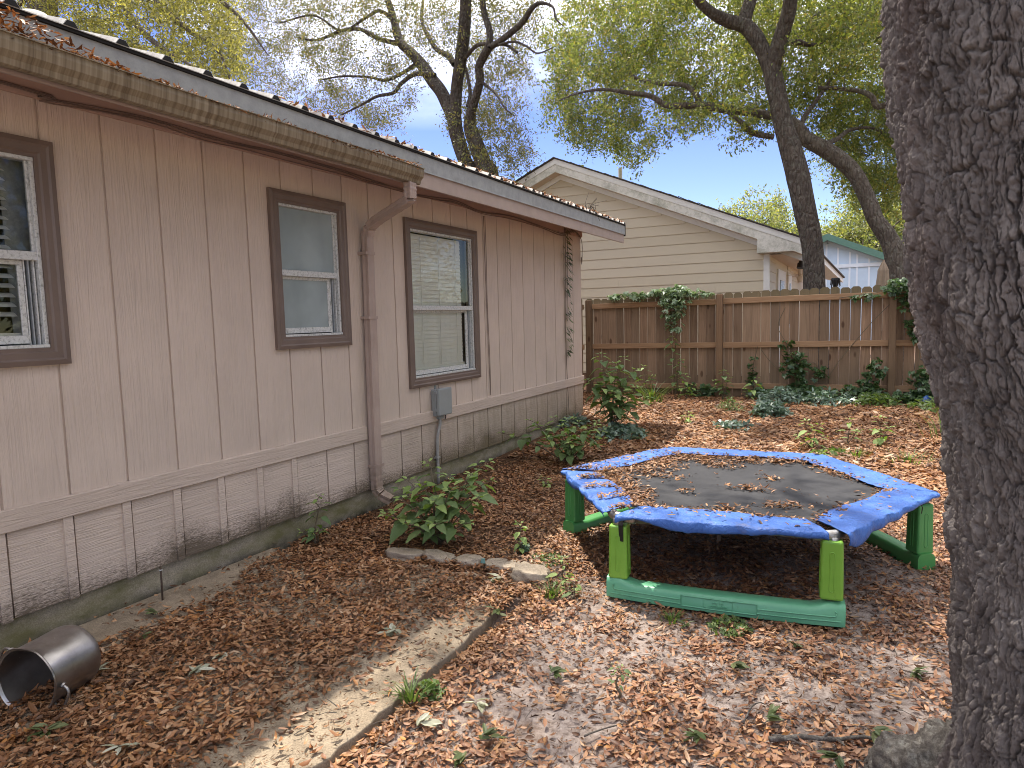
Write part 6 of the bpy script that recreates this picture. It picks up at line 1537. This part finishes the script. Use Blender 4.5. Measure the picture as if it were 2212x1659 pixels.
# ------------------------------------------------------------------ leaf litter
def litter_mesh(P, L, W, g, tilt=.35, detail=True, flip=True):
    m = len(P); az = g.uniform(0, 6.283, m); d = np.stack([np.cos(az), np.sin(az), g.normal(size=m) * tilt * .6], -1); d /= np.linalg.norm(d, axis=1)[:, None]
    s = np.stack([-np.sin(az), np.cos(az), g.normal(size=m) * tilt], -1); s /= np.linalg.norm(s, axis=1)[:, None]; u = np.cross(d, s)
    ll = (L * np.clip(g.normal(1, .28, m), .4, 1.8) * np.where(g.uniform(size=m) < .08, 1.45, 1.0))[:, None]; ww = (W * g.uniform(.7, 1.3, m))[:, None]; cup = (g.choice([-1, 1], m, p=[.45, .55]) * g.uniform(.15, .65, m))[:, None]; cv = (g.normal(size=m) * .16)[:, None]
    def pt(t, q): return P + d * ll * (t - .5) + s * ww * .5 * q + u * (cup * ww * .5 * q * q + cv * ll * (4 * (t - .5) ** 2))
    if detail:
        rows = [pt(0, 0), pt(.28, -.9), pt(.28, 0), pt(.28, .9), pt(.66, -1.0), pt(.66, 0), pt(.66, 1.0), pt(1.0, 0)]
        V = np.stack(rows, 1); T_ = np.array([(0, 2, 1), (0, 3, 2), (1, 2, 5), (1, 5, 4), (2, 3, 6), (2, 6, 5), (4, 5, 7), (5, 6, 7)]); k = 8
    else:
        V = np.stack([pt(0, 0), pt(.5, -1), pt(1, 0), pt(.5, 1)], 1); T_ = np.array([(0, 1, 2), (0, 2, 3)]); k = 4
    F = (np.arange(m)[:, None, None] * k + T_[None]).reshape(-1, 3); return V.reshape(-1, 3), F
def seen(P, lo=-60, hi=2290):
    d = P - CAM; z = d @ _f; x = 1106 + FV * (d @ _r) / z; y = 829.5 - FV * (d @ _u) / z
    return (z > .3) & (x > lo) & (x < hi) & (y < 1720)
def litter():
    g = np.random.default_rng(5)
    def dens(x, y):
        p = np.stack([x, y, 0 * x], -1); n1 = fbm(p * 1.7 + 3, 3, 61); n2 = fbm(p * 4.5, 3, 62)
        D = np.ones_like(x)
        onslab = (x < 1.9) & (y < 3.35)
        wall = x - .36 - .10 * np.sin(y * 2.2) - .16 * (n2 - .5) * 2 + .24 * sstep(2.4, 3.2, y)
        D = np.where(onslab, np.where(wall < 0, .035, np.where(wall < .14, .45, 1.0)), D)
        # bare strip along the outer edge of the path
        strip = sstep(1.40, 1.68, x + .30 * (n2 - .5) + .25 * sstep(2.6, 3.0, y) * -1) * (y < 2.9)
        D = np.where(onslab, D * (1 - .93 * strip), D)
        sand = sstep(1.95, 2.3, x) * (1 - sstep(4.2, 6.0, y))
        D = D * (1 - sand * (1 - np.clip((n2 * .65 + n1 * .35 - .40) * 5.0, .24, 1.0)))
        D = D * np.clip(.45 + (fbm(p * 3.1 + 11, 3, 63) - .33) * 3.2, .4, 1.0)
        D = np.where((x < .35) & (y > 4.4) & (y < 8.5), D * .3, D)
        return D
    out = []
    for (x0, x1, y0, y1, per) in ((-.02, 2.0, 1.0, 3.5, 5900), (2.0, 4.6, 1.0, 3.5, 3900), (-.0, 4.6, 3.5, 6.4, 3900)):
        n = int((x1 - x0) * (y1 - y0) * per); x = g.uniform(x0, x1, n); y = g.uniform(y0, y1, n); k = g.uniform(size=n) < dens(x, y); x, y = x[k], y[k]
        out.append(np.stack([x, y, np.where((x < 1.9) & (y < 3.3), .014, gzr(x, y)) + g.uniform(.002, .026, len(x))], -1))
    P = np.vstack(out); P = P[seen(P)]
    q = P[:, 0] > 2.0
    for sel, nm, mm in ((~q, 'leaf_litter', 'litter'), (q, 'leaf_litter', 'litter_pink')):
        V, F = litter_mesh(P[sel], .038, .0138, g); o = add(nm, mesh_np(nm, V, F, False), M[mm]); tag(o, 'brown fallen oak leaves covering the path and house side' if mm == 'litter' else 'paler fallen oak leaves scattered over the sandy yard', 'leaves', None, 'stuff')
    n = 120000; x = g.uniform(-1.2, 7.0, n); y = g.uniform(6.4, 11.6, n); P = np.stack([x, y, gzr(x, y) + g.uniform(.002, .03, n)], -1); P = P[seen(P) & ((x > .1) | (y > 8.9))]
    V, F = litter_mesh(P, .055, .021, g, .4, False); o = add('leaf_litter', mesh_np('leaf_litter', V, F, False), M['litter']); tag(o, 'reddish brown leaf carpet between trampoline and fence', 'leaves', None, 'stuff')
    # brown catkin crumbs between the leaves
    n = 90000; x = g.uniform(.25, 4.4, n); y = g.uniform(1.0, 6.4, n); k = g.uniform(size=n) < dens(x, y) * .7 + .25; x, y = x[k], y[k]
    P = np.stack([x, y, np.where((x < 1.9) & (y < 3.3), .014, gzr(x, y)) + g.uniform(.0, .010, len(x))], -1); P = P[seen(P)]
    V, F = litter_mesh(P, .022, .0035, g, .3, False); o = add('catkin_crumbs', mesh_np('catkin_crumbs', V, F, False), M['catkin']); tag(o, 'brown catkin crumbs between the fallen leaves', 'debris', None, 'stuff')
    # small bare twigs among the leaves
    tw = NP()
    for i in range(420):
        x, y = g.uniform(.4, 4.3), g.uniform(1.2, 6.0); l = g.uniform(.03, .13); a = g.uniform(0, 6.283); z = (.016 if x < 1.9 and y < 3.3 else float(gzr(np.array([x]), np.array([y]))[0]) + .006) + g.uniform(.004, .02)
        d = np.array([math.cos(a), math.sin(a), g.uniform(-.05, .12)]); p = np.array([x, y, z]); r = g.uniform(.0009, .0022)
        V, F = tube_np(np.array([p, p + d * l * .5 + g.normal(size=3) * .004, p + d * l]), [r, r * .9, r * .5], 4); tw.add(V, F)
    o = tw.build('twig_litter', M['twig']); tag(o, 'small dry twigs strewn among the fallen leaves', 'twigs', None, 'stuff')
    # on the trampoline
    def mat_pts(n, f):
        a = g.uniform(0, 6.283, n); r = f(n); return TC[0] + r * np.cos(a), TC[1] + r * np.sin(a), a
    xs, ys = [], []
    n = 3400; a = g.uniform(0, 6.283, n); hx = math.cos(math.pi / 6) / np.cos(((a - TA) % (math.pi / 3)) - math.pi / 6)
    wid = .03 + .12 * (np.cos(a - 2.75) * .5 + .5) ** 2 + .05 * (vnoise(np.stack([np.cos(a) * 3, np.sin(a) * 3, 0 * a], -1), 5) - .3)
    r = (.945 * hx) - np.abs(g.normal(size=n)) * np.clip(wid, .02, .3); k = g.uniform(size=n) < np.clip(wid * 7, .1, 1); xs.append((TC[0] + r * np.cos(a))[k]); ys.append((TC[1] + r * np.sin(a))[k])
    for cx, cy, rr, n in ((2.92, 4.42, .06, 40), (3.18, 4.08, .06, 42), (2.62, 5.02, .07, 40), (3.0, 4.75, .035, 18), (2.88, 3.87, .05, 30), (2.35, 4.55, .05, 20), (2.55, 4.2, .04, 12)):
        xs.append(cx + g.normal(size=n) * rr * 1.3); ys.append(cy + g.normal(size=n) * rr * .6)
    n = 16; xs.append(TC[0] + g.uniform(-.8, .8, n)); ys.append(TC[1] + g.uniform(-.7, .7, n))
    x = np.concatenate(xs); y = np.concatenate(ys); rr = np.hypot(x - TC[0], y - TC[1])
    P = np.stack([x, y, .425 - .02 + .03 * (rr / .93) ** 3 + g.uniform(.006, .028, len(x))], -1)
    V, F = litter_mesh(P, .038, .012, g); o = add('trampoline_leaves', mesh_np('trampoline_leaves', V, F, False), M['litter']); tag(o, 'dry leaves gathered round the edge of the trampoline mat', 'leaves', None, 'stuff')
    m2 = len(P) * 2; P2 = np.repeat(P, 2, 0) + g.normal(size=(m2, 3)) * [.03, .03, .003]; P2[:, 2] -= .005
    V, F = litter_mesh(P2, .03, .004, g, .3, False); o = add('trampoline_crumbs', mesh_np('trampoline_crumbs', V, F, False), M['catkin']); tag(o, 'catkin crumbs among the leaves on the trampoline mat', 'debris', None, 'stuff')
    # on the pads: left pad troughs
    xs, ys = [], []
    for kk, cnt in ((3, 300), (2, 110), (4, 36), (5, 14), (0, 14), (1, 10)):
        A, B = hexc(1.165, kk), hexc(1.165, kk + 1); di = TC - (A + B) / 2; di /= np.linalg.norm(di)
        u = np.clip(((g.integers(0, 5, cnt) + .22) / 4.5 + g.normal(size=cnt) * .018), .06, .94) if kk == 3 else g.uniform(.08, .92, cnt); v = g.uniform(.03, .20, cnt); xs.append(A[0] + (B[0] - A[0]) * u + di[0] * v); ys.append(A[1] + (B[1] - A[1]) * u + di[1] * v)
    x = np.concatenate(xs); y = np.concatenate(ys); P = np.stack([x, y, np.full(len(x), .463) + g.uniform(-.01, .014, len(x))], -1)
    V, F = litter_mesh(P, .036, .011, g, .25); o = add('pad_leaves', mesh_np('pad_leaves', V, F, False), M['litter']); tag(o, 'leaves caught in the folds of the blue trampoline pads', 'leaves', None, 'stuff')
    # in the gutter and along the roof edge
    n = 3400; y = g.uniform(-.5, 4.22, n); hh = np.clip(fbm(np.stack([y * 1.6, 0 * y, 0 * y], -1), 3, 77) - .27, 0, 1) * .30
    P = np.stack([.52 + g.uniform(0, .105, n), y, 2.652 - .006 * (y - 1.5) + g.uniform(0, 1, n) * (hh + .016)], -1)
    V, F = litter_mesh(P, .040, .011, g, .7); o = add('gutter_leaves', mesh_np('gutter_leaves', V, F, False), M['litter']); tag(o, 'reddish dead leaves heaped in the gutter', 'leaves', None, 'stuff')
    n = 900; y = np.concatenate([g.uniform(3.0, 9.3, n // 2), g.choice([6.1, 6.9, 7.6, 8.3, 8.8], n // 2) + g.normal(size=n // 2) * .2]); t = g.uniform(0, .5, n) ** 2; P = np.stack([.50 - t, y, 2.825 + t / 3 + g.uniform(0, .03, n)], -1)
    V, F = litter_mesh(P, .055, .016, g, .6); o = add('roof_leaves', mesh_np('roof_leaves', V, F, False), M['litter']); tag(o, 'dead leaves and bits lying along the roof edge', 'leaves', None, 'stuff')
    # a few leaves at the mouth of the pot
    P = np.array([.60, 1.36, .02]) + g.normal(size=(16, 3)) * [.05, .05, .010]; P[:, 2] = np.abs(P[:, 2]) + .008
    V, F = litter_mesh(P, .055, .02, g, .5); o = add('pot_leaves', mesh_np('pot_leaves', V, F, False), M['litter']); tag(o, 'dead leaves spilled in the mouth of the stock pot', 'leaves', None, 'stuff')
litter()
# dry twiggy sprout on the roof edge near the far end
ts = thing('roof_sprout', 'dry twiggy sprout sticking up from the roof edge near the far end', 'twig', (.5, 8.0, 2.82))
S_ = MB()
for q in range(9): S_.tube(smooth_path([(.50, 7.95, 2.80), (.52 + rnd.uniform(-.05, .06), 7.95 + rnd.uniform(-.1, .2), 2.86 + rnd.uniform(0, .06)), (.54 + rnd.uniform(-.1, .1), 7.95 + rnd.uniform(-.25, .45), 2.84 + rnd.uniform(-.12, .22))], 4), [.004] * 4 + [.0025] * 5, 5)
S_.build('sprays', M['twig'], ts)
